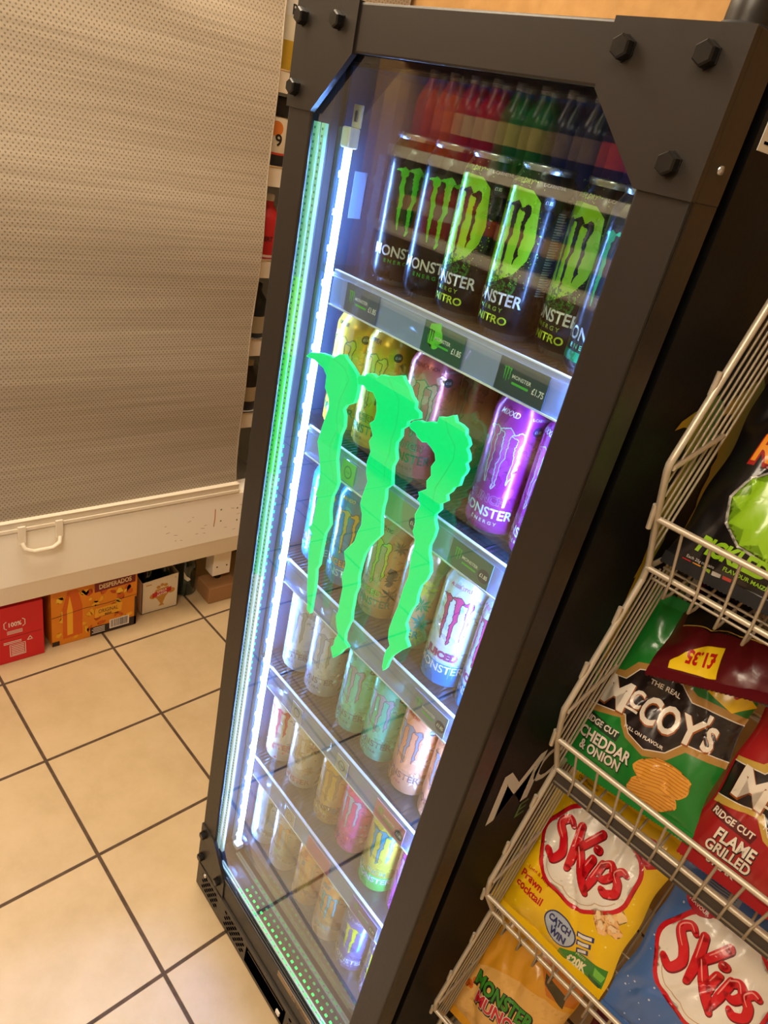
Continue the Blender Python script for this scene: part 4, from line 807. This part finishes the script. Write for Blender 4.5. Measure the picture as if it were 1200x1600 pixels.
# ------------------------------------------------------------------ the drinks gondola across the aisle, seen mirrored in the glass
GY = -1.62
go = thing('shelf_unit', 'wood-edged shelf unit of bottles across the aisle, mirrored in the fridge glass', 'shelf unit', (-.55, GY - .2, 0))
mb = MB().box(-1.90, .95, GY - .42, GY - .40, 0, 1.95, 'shelf_wood')
part(mb, 'back_panel', go)
for x in (-1.86, -.05, .93): part(MB().box(x - .0, x + .15 if x < -1 else x + .05 if x < 0 else x + .03, GY - .40, GY + .004, 0, 1.95, 'shelf_wood'), 'upright', go)
GZ = (1.76, 1.42, 1.125, .83, .50, .14)
for z in GZ: part(MB().box(-1.71, .93, GY - .40, GY, z - .035, z, 'shelf_wood')  .box(-1.71, .93, GY, GY + .006, z - .038, z + .004, 'cream_plastic'), 'shelf', go)
def soda(x, z, h, r, body, lab, capc, label, grp):
    t = thing('drink_bottle', label, 'bottle', (x, GY - .07, z), group=grp)
    mb = MB().lathe([(0, z), (r*.9, z), (r, z + .01), (r, z + h*.58), (r*.9, z + h*.68), (r*.35, z + h*.88), (r*.33, z + h*.93)], pm(body, 'film'), 20, (x, GY - .07, 0))
    Art().rect(pm(lab, 'card'), -PI*r, PI*r, z + h*.30, z + h*.55, 1).emit(mb, on_cyl(x, GY - .07, r), .0006, r*.3, 0)
    part(mb, 'body', t); part(MB().lathe([(r*.36, z + h*.91), (r*.36, z + h), (0, z + h)], pm(capc, 'card'), 14, (x, GY - .07, 0)), 'cap', t)
OR, RD, GN, BK2, MR, YL = (206, 84, 20), (176, 16, 30), (24, 110, 36), (26, 22, 22), (50, 20, 24), (214, 170, 30)
CRM = (206, 170, 130)
top = [(OR, OR), (OR, (226, 110, 40)), (RD, CRM), (RD, CRM), (GN, (176, 170, 90)), (GN, (170, 160, 90)), (BK2, (120, 100, 80)), (BK2, (120, 100, 80)), (MR, (196, 60, 40)), (MR, (196, 60, 40)), (YL, (90, 120, 40)), (YL, (206, 120, 40)), ((110, 90, 66), CRM)]
names = {OR: 'orange', RD: 'red', GN: 'green', BK2: 'black', MR: 'maroon', YL: 'yellow', (110, 90, 66): 'brown'}
seen = {}
for i, (b_, l_) in enumerate(top):
    n_ = seen[b_] = seen.get(b_, 0) + 1
    soda(-1.60 + i*.115, 1.42, .29, .052, b_, l_, (230, 226, 220), '%s %s drink bottle on the upper mirrored shelf' % (('first', 'second')[n_-1], names[b_]), 'bottles on the upper mirrored shelf')
mid = [(GN, CRM), (RD, CRM), (RD, (220, 200, 190)), (OR, CRM), (BK2, (190, 60, 40)), (BK2, CRM), (MR, CRM), ((40, 60, 120), CRM), ((40, 60, 120), (200, 200, 210)), (BK2, CRM), (MR, RD), (GN, CRM)]
names[(40, 60, 120)] = 'blue'; seen = {}
for i, (b_, l_) in enumerate(mid):
    n_ = seen[b_] = seen.get(b_, 0) + 1
    soda(-1.60 + i*.115, 1.125, .23, .05, b_, l_, (230, 226, 220), '%s %s drink bottle on the middle mirrored shelf' % (('first', 'second', 'third')[n_-1], names[b_]), 'bottles on the middle mirrored shelf')

# ------------------------------------------------------------------ wire rack of crisps
SX, SW = .55, .45
rk = thing('wire_rack', 'cream wire snack rack with sloping baskets, beside the fridge', 'rack', (SX, .11, 0))
YAW = math.radians(5.0)
TIERS = [  # rim (y, z), lower corner, bend, top of the rail
    dict(r=(.111, 1.212), b=(.153, 1.140), n=(.0795, 1.277), t=(.205, 1.515)),
    dict(r=(.110, .909), b=(.157, .826), n=(.0895, .968), t=(.1556, 1.125)),
    dict(r=(.107, .606), b=(.1634, .508), n=(.097, .647), t=(.157, .824)),
    dict(r=(.107, .300), b=(.1634, .205), n=(.0985, .334), t=(.1634, .506))]
def along(p, q, k): return tuple(a + (b - a)*k for a, b in zip(p, q))
for T in TIERS:
    r, b, n, t_ = T['r'], T['b'], T['n'], T['t']
    bk = thing  # basket: floor, back and front wires in one mesh; rails and bars as sub-parts
    mb = MB(); x = SX + .028
    du = ((t_[0] - n[0]), (t_[1] - n[1])); L = math.hypot(*du); du = (du[0]/L, du[1]/L)
    while x < SX + SW - .01:
        mb.tube([(x, r[0] - .001, r[1]), (x, b[0] - .004, b[1]), (x, b[0] - .002, b[1] - .022), (x, b[0] + .02, b[1] - .026), (x, b[0] + .13, b[1] - .012)], .0017, 'wire_coat', 6)
        x += .0285
    for q in range(4): mb.tube([(SX, b[0] + .03 + .03*q, b[1] - .024 + .004*q), (SX + SW, b[0] + .03 + .03*q, b[1] - .024 + .004*q)], .0017, 'wire_coat', 6)
    for q in range(9): mb.tube([(SX + .05*q + .02, b[0] + .13, b[1] - .012), (SX + .05*q + .02, b[0] + .235, b[1] + .22)], .0017, 'wire_coat', 6)
    bo = part(mb, 'basket', rk)
    part(MB().tube([(SX - .001, r[0], r[1]), (SX + SW + .001, r[0], r[1])], .0034, 'wire_coat', 10), 'rim_bar', bo)
    part(MB().tube([(SX - .001, b[0], b[1]), (SX + SW + .001, b[0], b[1])], .0034, 'wire_coat', 10), 'lower_bar', bo)
    for sx, s in ((SX, 1), (SX + SW, -1)):
        mb = MB(); m_ = MB()
        m_.tube([(sx, t_[0], t_[1]), (sx, n[0] + .004, n[1] + .008), (sx, n[0], n[1]), (sx, n[0] + .002, n[1] - .008), (sx, r[0], r[1]), (sx, b[0], b[1] + .004), (sx, b[0] + .0015, b[1] - .014)], .0036, 'wire_coat', 10)
        for q in (.30, .72):
            p = along(n, t_, q); m_.tube([(sx - .002*s, p[0] - .0045, p[1] - .010), (sx - .002*s, p[0] - .0045, p[1] + .012)], .0028, 'wire_coat', 8)
        p = along(r, n, .25); m_.tube([(sx - .003*s, r[0] - .002, r[1] - .012), (sx - .003*s, p[0] - .002, p[1])], .0028, 'wire_coat', 8)
        part(m_, 'side_rail', bo)
        kx = du[0]/du[1]
        for q in range(1, 7):
            o_ = .020*q; z = b[1] - .02
            def front(z): return r[0] + (n[0] - r[0])*(z - r[1])/(n[1] - r[1]) if z > r[1] else r[0] + (b[0] - r[0])*(r[1] - z)/(r[1] - b[1])
            while z < n[1] and n[0] + o_ + (z - n[1])*kx < front(z): z += .003
            mb.tube([(sx + .002*s, n[0] + o_ + (z - n[1])*kx, z), (sx + .002*s, t_[0] + o_, t_[1])], .0015, 'wire_coat', 6)
        part(mb, 'side_wires', bo)
        part(MB().tube([(sx + .003*s, n[0] + .003, n[1] - .003), (sx + .003*s, n[0] + .11, n[1] + .012)], .0030, 'wire_coat', 10), 'side_brace', bo)
for sx in (SX, SX + SW):
    part(MB().tube([(sx, .40, .01), (sx, .40, 1.60)], .008, 'wire_coat', 12).tube([(sx, .07, .012), (sx, .42, .012)], .008, 'wire_coat', 12).tube([(sx, TIERS[3]['b'][0], .012), (sx, TIERS[3]['b'][0] + .002, TIERS[3]['b'][1] - .012)], .004, 'wire_coat', 8), 'upright', rk)
part(MB().tube([(SX, .40, 1.60), (SX + SW, .40, 1.60)], .006, 'wire_coat', 10).tube([(SX, .40, .3), (SX + SW, .40, .3)], .006, 'wire_coat', 10).tube([(SX, .40, .9), (SX + SW, .40, .9)], .006, 'wire_coat', 10), 'cross_bar', rk)
for T in TIERS:
    b = T['b']
    for sx in (SX, SX + SW):
        mb = MB().tube([(sx, b[0] + .13, b[1] - .012), (sx, .40, b[1] + .02)], .003, 'wire_coat', 8).tube([(sx, b[0], b[1]), (sx, b[0] + .13, b[1] - .012)], .003, 'wire_coat', 8)
        part(mb, 'basket_arm', rk)
part(MB().box(SX + .004, SX + SW - .004, .1575, .160, .800, .823, pm((60, 52, 46), 'card')).box(SX + .004, SX + SW - .004, .1565, .1575, .805, .808, 'steel'), 'price_strip', rk, label='dark price strip on the second basket')

# ------------------------------------------------------------------ crisp bags
def bag_fn(w, h, t, seed, crumple=1.0):
    sl = .011
    def f(u, v, o, sd=-1):
        s = max(-1, min(1, 2*u/w)); q = max(0, min(1, v/h))
        qq = max(0, min(1, (v - sl)/(h - 2*sl)))
        e = max(0, 1 - abs(s)**3.2)**.75; g = max(0, math.sin(PI*qq))**.55
        d = t*e*g
        ed = abs(2*qq - 1)
        pl = .0035*crumple*math.sin(s*9 + seed)*ed**3*(1 - ed**14)*(1 - abs(s)**4)
        nz = noise.noise(Vector((u*26 + seed*3.1, v*19, seed)))*.0052*crumple*(.25 + .75*g)*min(1, e*1.6) + noise.noise(Vector((u*60 + seed, v*34, seed + 4)))*.0018*crumple*e
        cr = -.004*crumple*max(0, 1 - abs(noise.noise(Vector((u*14 + v*9, v*7 - u*8, seed + 9))))*9)*g*e
        if sd < 0: y = -(d + pl + nz + cr + o)
        else: y = d*.75 + nz*.7
        x = u*(1 - .045*math.sin(PI*q)) + .0018*math.sin(v*70 + seed)*abs(s)**6
        z = v + .0025*math.sin(u*40 + seed)*(1 if q > .5 else -1)*(abs(2*q - 1)**8)
        return (x, y, z)
    return f
def bag(label, cat, loc, rot, w, h, t, rgb, art, seed, group=None, crumple=1.35, kind='film', name='crisp_bag'):
    fn = bag_fn(w, h, t, seed, crumple); base = pm(rgb, kind)
    q = rot2((loc[0] - SX, loc[1] - .11), YAW); loc = (SX + q[0], .11 + q[1], loc[2]); rot = (rot[0], rot[1], rot[2] + YAW)
    th = thing(name, label, cat, loc, rot, group, True)
    mb = MB(); N, Mv = 44, 56
    du_, dv_ = w/N, h/Mv; cache = {}
    def at(i, j):
        if (i, j) not in cache: cache[(i, j)] = Vector(fn(i*du_, j*dv_, 0))
        return cache[(i, j)]
    def lin_fn(u, v, o):
        # the same flat triangles as the film, so print lies exactly on it
        i, j = math.floor(u/du_ + 1e-9), math.floor(v/dv_ + 1e-9); a, b = u/du_ - i, v/dv_ - j
        p = at(i, j)*(1 - a) + at(i+1, j)*(a - b) + at(i+1, j+1)*b if a >= b else at(i, j)*(1 - b) + at(i, j+1)*(b - a) + at(i+1, j+1)*a
        return (p.x, p.y - o, p.z)
    mb.trigrid(lambda a, b: fn((a - .5)*w, b*h, 0), N, Mv, base); mb.grid(lambda a, b: fn((.5 - a)*w, b*h, 0, 1), N, Mv, base)
    A = Art()
    if art: art(A)
    A.emit(mb, lin_fn, .00022, w/N, h/Mv, True, True)
    part(mb, 'bag_film', th)
    for z0, z1 in ((-.002, .011), (h - .011, h + .002)):
        sm = MB(); vs = []; fs = []; n = 90
        for i in range(n + 1):
            u = (i/n - .5)*w; x = fn(u, h*.01, 0)[0]; zz = .0012*(i % 2)
            vs += [(x, -.0013, z0 - (zz if z0 < 0 else 0)), (x, -.0013, z1 + (zz if z0 > 0 else 0)), (x, .0013, z0 - (zz if z0 < 0 else 0)), (x, .0013, z1 + (zz if z0 > 0 else 0))]
        for i in range(n): k = i*4; fs += [(k, k+4, k+5, k+1), (k+2, k+3, k+7, k+6), (k, k+2, k+6, k+4), (k+1, k+5, k+7, k+3)]
        sm.add(vs, fs, pm(rgb, 'seal'))
        part(sm, 'seal', th)
    return th
TILT = math.radians(-26.7)
P = lambda c: pm(c, 'film')
def mc_art(main, gold, l1, l2, l3, chip):
    def art(a):
        a.poly(P(gold), [(-.0875, .134), (-.062, .142), (-.05, .160), (-.02, .170), (.012, .168), (.030, .158), (.0875, .160), (.0875, .096), (.045, .092), (.030, .072), (.004, .062), (-.024, .070), (-.04, .088), (-.0875, .074)], 1)
        band = [(-.0875, .128), (-.056, .134), (-.044, .153), (-.018, .163), (.010, .161), (.028, .148), (.0875, .151), (.0875, .105), (.040, .100), (.026, .080), (.002, .070), (-.022, .077), (-.036, .095), (-.0875, .084)]
        a.poly(P((30, 20, 20)), band, 2); a.stroke(P((226, 214, 200)), band[:7], .0013, 3); a.stroke(P((226, 214, 200)), band[7:], .0013, 3)
        cr = P((232, 220, 204)); br = P((150, 80, 30))
        for t_, u, v, h_, sx in (('M', -.058, .1135, .036, 1.0), ('C', -.0315, .119, .022, .72), ('C', -.011, .1155, .032, .72), ('O', .0135, .1165, .032, .72), ('Y', .040, .1175, .032, .85), ("'", .053, .130, .026, .9), ('S', .062, .119, .028, .72)):
            a.text(br, t_, u + .0008, v - .0012, h_, 4, bold=.05, sx=sx); a.text(cr, t_, u, v, h_, 5, bold=.03, sx=sx)
        a.rect(cr, -.040, -.023, .1025, .1055, 5)
        a.text(cr, 'THE REAL', -.006, .1475, .0062, 4, bold=.02, sx=1.0); a.text(cr, 'FULL ON FLAVOUR', -.004, .0835, .0042, 4, bold=.02)
        a.poly(P((40, 60, 40) if main[1] > 90 else (90, 22, 22)), [(-.083, .077), (-.030, .070), (-.032, .058), (-.083, .063)], 1)
        a.text(cr, 'RIDGE CUT', -.057, .068, .0078, 4, bold=.03, sx=.85, rot=-.02)
        for n, (t_, h_) in enumerate(((l1, .0145), (l2, .0125), (l3, .0105))):
            if t_: a.text(P((20, 30, 20)), t_, -.0432, .0478 - n*.0165, h_, 4, bold=.055, sx=.74); a.text(cr, t_, -.044, .0486 - n*.0165, h_, 5, bold=.03, sx=.74)
        if chip:
            c1, c2 = P((226, 160, 60)), P((196, 120, 36))
            for cu, cv, ru, rv, ro in ((.030, .026, .030, .018, .2), (.034, .051, .034, .020, .12)):
                a.disc(c1, cu, cv, ru, rv, 4 if cv < .04 else 6, 30, ro, .05, cv*99)
                for k in range(-4, 5):
                    y = cv + k*rv*.21; hw = ru*.93*math.sqrt(max(0, 1 - (k*.21)**2)); a.stroke(c2, [(cu - hw, y - hw*ro*.6), (cu, y + .003), (cu + hw, y + hw*ro*.6)], .0012, 7 if cv > .04 else 5)
        yl = P((246, 202, 20)); rdp = P((196, 22, 26))
        a.poly(yl, [(.034, .200), (.072, .203), (.0875, .196), (.074, .186), (.0875, .176), (.070, .158), (.036, .168)], 3)
        a.text(rdp, '£1.35', .055, .184, .0155, 5, bold=.04, sx=.62, rot=-.06)
    return art
GB = 'crisp bags in the second basket'
bag('green cheddar and onion crisp bag with black band, second basket', 'crisp bag', (.629, .183, .832), (TILT, math.radians(-6), 0), .172, .25, .024, (30, 124, 44), mc_art((30, 124, 44), (176, 132, 66), 'CHEDDAR', '& ONION', None, True), 1, GB)
bag('red flame grilled steak crisp bag, right of the green bag', 'crisp bag', (.797, .180, .828), (TILT, math.radians(-2), 0), .18, .25, .026, (160, 28, 30), mc_art((160, 28, 30), (196, 160, 70), 'FLAME', 'GRILLED', 'STEAK', False), 2, GB)
def maroon_art(a):
    a.poly(P((246, 206, 30)), [(-.088, .020), (-.060, .048), (-.034, .048), (-.034, .012), (-.088, .012)], 2); a.text(P((196, 26, 26)), '£1.35', -.056, .030, .0165, 3, rot=PI, bold=.04, sx=.62)
    a.poly(P((26, 18, 18)), [(-.095, .075), (-.04, .072), (0, .062), (.05, .068), (.095, .064), (.095, .150), (-.095, .150)], 1); a.stroke(P((200, 160, 80)), [(-.095, .075), (-.04, .072), (0, .062), (.05, .068), (.095, .064)], .0015, 2)
    for i, ch_ in enumerate("S'YOCCM"): a.text(P((170, 160, 150)), ch_, -.06 + .02*i, .108, .026, 3, rot=PI, bold=.03, sx=.75)
bag('maroon crisp bag lying upside down across the top of the green bag', 'crisp bag', (.686, .200, 1.040), (math.radians(-66), math.radians(-24), math.radians(0)), .22, .22, .022, (92, 16, 22), maroon_art, 3, GB, 1.3)
def back_art(a):
    rd = random.Random(2)
    for c in ((60, 120, 50), (226, 170, 60), (180, 180, 176), (90, 100, 120), (230, 226, 220), (220, 150, 40)):
        u, v = rd.uniform(-.07, .03), rd.uniform(.006, .04); a.rect(P(c), u, u + .024, v, v + .018, 1)
    a.rect(P((220, 220, 216)), .02, .06, .012, .034, 2)
    for i in range(10): a.rect(P((20, 20, 20)), .023 + i*.0034, .0245 + i*.0034, .015, .032, 3)
bag('silver-backed crisp bag showing its printed back, under the maroon bag', 'crisp bag', (.752, .240, 1.034), (math.radians(-55), math.radians(-14), math.radians(0)), .17, .18, .014, (120, 116, 116), back_art, 4, GB, 1.4, 'foil')

CLOUD = [(math.cos(2*PI*i/72)*(1 + .13*abs(math.sin(3.5*2*PI*i/72 + .5))**.6 - .03), math.sin(2*PI*i/72)*(1 + .13*abs(math.sin(3.5*2*PI*i/72 + .5))**.6 - .03)) for i in range(72)]
def curve_pts(P_, n=14):
    out = []
    for i in range(len(P_) - 1):
        p0 = P_[max(0, i-1)]; p1 = P_[i]; p2 = P_[i+1]; p3 = P_[min(len(P_)-1, i+2)]
        for k in range(n):
            t = k/n; out.append(tuple(.5*((2*p1[j]) + (-p0[j]+p2[j])*t + (2*p0[j]-5*p1[j]+4*p2[j]-p3[j])*t*t + (-p0[j]+3*p1[j]-3*p2[j]+p3[j])*t**3) for j in (0, 1)))
    out.append(tuple(P_[-1])); return out
def brush(a, ma, pts, wid, layer):
    """a fat brush stroke with varying width"""
    pts = curve_pts(pts); n = len(pts); L = []; R = []
    for i, p in enumerate(pts):
        q0 = pts[max(0, i-1)]; q1 = pts[min(n-1, i+1)]; dx, dy = q1[0]-q0[0], q1[1]-q0[1]; d = math.hypot(dx, dy) or 1
        f_ = i/(n-1)*(len(wid)-1); k = min(int(f_), len(wid)-2); w_ = (wid[k] + (wid[k+1]-wid[k])*(f_-k))/2
        L.append((p[0]-dy/d*w_, p[1]+dx/d*w_)); R.append((p[0]+dy/d*w_, p[1]-dx/d*w_))
    a.raw(L + R, [(i, i+1, n+i+1, n+i) for i in range(n-1)], ma, layer)
    a.disc(ma, pts[0][0], pts[0][1], wid[0]/2, None, layer, 14); a.disc(ma, pts[-1][0], pts[-1][1], wid[-1]/2, None, layer, 14)
def roundel(a, cu, cv, R, rot, red=(206, 20, 36)):
    T_ = lambda p: (lambda q: (cu + q[0], cv + q[1]))(rot2((p[0]*R, p[1]*R), rot))
    a.poly(P(red), [T_((x*1.07, y*1.0)) for x, y in CLOUD], 2); a.poly(P((238, 230, 218)), [T_((x*.985, y*.915)) for x, y in CLOUD], 3); a.stroke(P((206, 170, 130)), [T_((x*.90, y*.83)) for x, y in CLOUD[40:66]], .0012, 4)
    rd_, dk, hi = P((214, 18, 32)), P((120, 10, 20)), P((246, 150, 140))
    strokes = [([(-.50, .50), (-.62, .60), (-.78, .44), (-.62, .14), (-.56, -.12), (-.72, -.34), (-.90, -.22)], [.10, .16, .17, .17, .18, .16, .13]),
        ([(-.34, .56), (-.32, .10), (-.36, -.36)], [.17, .19, .13]), ([(.12, .62), (-.12, .30), (-.26, .10)], [.17, .16, .12]), ([(-.22, .14), (-.06, -.24), (.18, -.62)], [.14, .20, .12]),
        ([(.10, .06), (.04, -.14), (.06, -.28)], [.18, .19, .12]), ([(.12, .30), (.16, .30)], [.17, .17]),
        ([(.34, .10), (.24, -.28), (.18, -.52)], [.15, .17, .10]), ([(.32, .06), (.48, .16), (.58, .02), (.48, -.16), (.32, -.16)], [.12, .15, .16, .15, .10]),
        ([(.86, .10), (.74, .14), (.64, .02), (.74, -.14), (.74, -.34), (.58, -.42), (.46, -.36)], [.09, .14, .15, .16, .17, .15, .11])]
    for pts, wd in strokes: brush(a, dk, [T_((x + .012, y - .018)) for x, y in pts], [w_*R*1.22 for w_ in wd], 4)
    for pts, wd in strokes: brush(a, rd_, [T_(p) for p in pts], [w_*R*1.05 for w_ in wd], 5)
    for pts, wd in strokes: brush(a, hi, [T_((x - .035, y + .02)) for x, y in pts[:max(2, len(pts)//2 + 1)]], [R*.02, R*.028, R*.015], 6)
def dots(a, n, seed, rgb, w, h):
    rd = random.Random(seed)
    for i in range(n): r = rd.uniform(.0005, .0016); a.disc(P(rgb), rd.uniform(-w*.46, w*.46), rd.uniform(.02, h - .02), r, r, 1, 10)
def skips_yellow(a):
    dots(a, 110, 3, (252, 226, 110), .19, .25); roundel(a, .0, .152, .066, math.radians(10))
    a.disc(P((252, 214, 150)), .058, .112, .022, .016, 1, 24, .3, .12, 2)
    for u, v in ((.050, .098), (.066, .104), (.058, .088), (.074, .092)): a.disc(P((250, 196, 130)), u, v, .012, .008, 2, 20, u*40, .1, 3); a.disc(P((252, 220, 170)), u - .002, v + .002, .007, .004, 3, 14, u*40, .1, 5)
    rp = P((196, 24, 36))
    a.poly(rp, [(.040, .224), (.060, .229), (.086, .222), (.090, .208), (.070, .191), (.046, .202)], 2); a.text(P((246, 206, 40)), '£1.35', .066, .211, .0125, 3, bold=.04, sx=.62, rot=-.05)
    a.text(rp, 'Light & Melty', -.046, .088, .0052, 2, rot=.0, bold=.02); a.text(rp, 'Prawn', -.052, .074, .0120, 2, bold=.03, sx=.9); a.text(rp, 'cocktail', -.048, .057, .0120, 2, bold=.03, sx=.9)
    a.text(P((90, 60, 20)), 'Our Prawniest', -.052, .238, .004, 2, bold=.01)
    for i in range(3): a.rect(P((190, 110, 30)), -.068 + i*.002, -.040, .2325 - i*.004, .2337 - i*.004, 2)
    nv = P((40, 50, 110)); wt = P((238, 236, 230))
    a.disc(nv, .012, .044, .0265, .021, 2, 30, -.15); a.disc(P((178, 190, 206)), .012, .044, .0245, .019, 3, 30, -.15); a.text(nv, 'CATCH', .010, .050, .0098, 4, bold=.05, sx=.78, rot=.05); a.text(nv, '&', .006, .0425, .004, 4, bold=.04); a.text(nv, 'WIN', .014, .0345, .0098, 4, bold=.05, sx=.9, rot=.05)
    for i in range(3): a.poly(nv, [(.034 + i*.004, .060 - i*.011), (.058, .068 - i*.011), (.060, .061 - i*.011), (.036 + i*.004, .053 - i*.011)], 2); a.poly(wt, [(.036 + i*.004, .0588 - i*.011), (.055, .0655 - i*.011), (.0565, .0615 - i*.011), (.038 + i*.004, .0548 - i*.011)], 3)
    gnn = P((54, 140, 40)); a.poly(gnn, [(.024, .022), (.050, .034), (.090, .040), (.092, .004), (.02, .003)], 2); a.text(P((244, 232, 190)), '£20K', .050, .018, .0125, 4, bold=.05, sx=.7, rot=.08); a.text(P((244, 232, 190)), 'PRIZES', .052, .0305, .0035, 4, rot=.1)
    a.poly(P((120, 200, 70)), [(.074, .034), (.090, .030), (.088, .020), (.076, .022)], 3); a.poly(P((20, 90, 40)), [(.070, .018), (.090, .016), (.088, .006), (.074, .006)], 3)
def skips_blue(a):
    dots(a, 120, 5, (206, 216, 232), .19, .25); roundel(a, -.008, .148, .066, math.radians(8))
    rp = P((186, 26, 50)); a.poly(rp, [(-.058 + x*.020, .214 + y*.0165) for x, y in CLOUD], 4); a.text(P((240, 232, 226)), 'NEW', -.058, .2175, .0088, 5, bold=.04, sx=.85, rot=-.05); a.text(P((240, 232, 226)), 'FLAVOUR', -.058, .2065, .0046, 5, bold=.02, rot=-.05)
    a.rect(P((150, 160, 180)), -.065, -.020, .232, .247, 1)
    for i in range(4): a.rect(P((90, 100, 130)), -.061, -.026, .2345 + i*.003, .236 + i*.003, 2)
    a.poly(P((200, 26, 30)), [(.07, .19), (.092, .198), (.092, .178), (.072, .176)], 2)
    a.disc(P((226, 196, 150)), .062, .10, .018, .013, 1, 20, 0, .12, 1)
GC = 'snack bags in the third basket'
bag('yellow prawn cocktail snack bag with a red and white cloud roundel, third basket', 'crisp bag', (.630, .181, .512), (TILT, math.radians(-3), 0), .192, .252, .027, (242, 196, 16), skips_yellow, 6, GC)
bag('blue snack bag with a red and white cloud roundel, right of the yellow one', 'crisp bag', (.823, .179, .510), (TILT, math.radians(-2), 0), .192, .252, .028, (74, 112, 176), skips_blue, 7, GC)
def pickle_art(a):
    lm = P((150, 200, 40)); og = P((236, 150, 40)); rr = P((160, 30, 24)); wt = P((220, 216, 208))
    a.text(rr, 'RAIDERS', -.006, .150, .030, 2, bold=.06, sx=.8, rot=.12, shear=.25); a.text(og, 'RAIDERS', -.006, .153, .030, 3, bold=.02, sx=.8, rot=.12, shear=.25)
    br = []
    for i in range(22):
        an = 2*PI*i/22; k = 1.0 if i % 2 else .74; br.append((-.012 + .052*k*math.cos(an), .088 + .046*k*math.sin(an)))
    a.poly(wt, [(-.012 + (x + .012)*1.06, .088 + (y - .088)*1.06) for x, y in br], 2); a.poly(lm, br, 3)
    a.text(lm, 'PICKLED ONION', .0, .034, .0165, 4, bold=.05, sx=.80, rot=.0, shear=.2); a.text(lm, 'FLAVOUR MAIZE CORN SNACK', .006, .0195, .0042, 4, bold=.02)
    for i, c in enumerate(((206, 40, 40), (226, 150, 40), (150, 180, 50), (200, 196, 190), (196, 60, 50))): a.poly(P(c), [(-.078 + i*.011, .013), (-.069 + i*.011, .013), (-.069 + i*.011, .004), (-.078 + i*.011, .004)], 2)
    a.text(wt, 'Each 25g contains', -.06, .0165, .003, 2)
GA = 'snack bags in the top basket'
bag('black pickled onion snack bag with lime and orange print, front of the top basket', 'crisp bag', (.648, .182, 1.146), (TILT, math.radians(-2), 0), .19, .24, .026, (24, 20, 20), pickle_art, 11, GA)
bag('black snack bag behind the pickled onion bag in the top basket', 'crisp bag', (.672, .235, 1.150), (TILT, math.radians(3), 0), .19, .235, .020, (30, 24, 22), None, 12, GA)
bag('black snack bag at the right of the pickled onion bag in the top basket', 'crisp bag', (.846, .182, 1.146), (TILT, math.radians(1), 0), .19, .24, .026, (24, 20, 20), pickle_art, 13, GA)
def munch_art(a):
    a.poly(P((232, 180, 96)), [(-.0925, .070), (-.07, .105), (-.03, .130), (.02, .142), (.0925, .150), (.0925, .012), (-.0925, .012)], 1)
    a.poly(P((206, 120, 26)), [(.01, .238), (.0925, .238), (.0925, .160), (.05, .152), (.02, .19)], 1); a.poly(P((70, 60, 30)), [(.034, .182), (.076, .172), (.080, .152), (.040, .166)], 2)
    bk = P((30, 26, 22))
    for t_, u, v, c in (('MONSTER', -.002, .096, (60, 140, 40)), ('MUNCH', .002, .070, (206, 30, 50))):
        a.text(bk, t_, u + .001, v - .0015, .022, 3, bold=.12, sx=.78, rot=.06); a.text(P((236, 228, 210)), t_, u, v, .022, 4, bold=.07, sx=.78, rot=.06) if c[0] > 100 else None; a.text(P(c), t_, u, v, .022, 5, bold=.035, sx=.78, rot=.06)
    for i in range(9):
        rd = random.Random(i); u, v = rd.uniform(-.085, -.055), rd.uniform(.02, .085); a.disc(P((226, 110, 30)), u, v, .006, .0045, 2, 14, i, .15, i)
bag('orange and yellow monster snack bag with green and red lettering, lowest basket', 'crisp bag', (.622, .181, .208), (TILT, math.radians(-3), 0), .187, .25, .026, (226, 160, 40), munch_art, 21, 'snack bags in the lowest basket')
bag('dark maroon snack bag right of the orange one in the lowest basket', 'crisp bag', (.815, .181, .208), (TILT, math.radians(2), 0), .187, .25, .026, (84, 18, 34), None, 22, 'snack bags in the lowest basket')

rk.rotation_euler = (0, 0, YAW)
for o in D.objects:
    for k_ in ('_w', '_local'):
        if k_ in o: del o[k_]
bpy.context.view_layer.update()
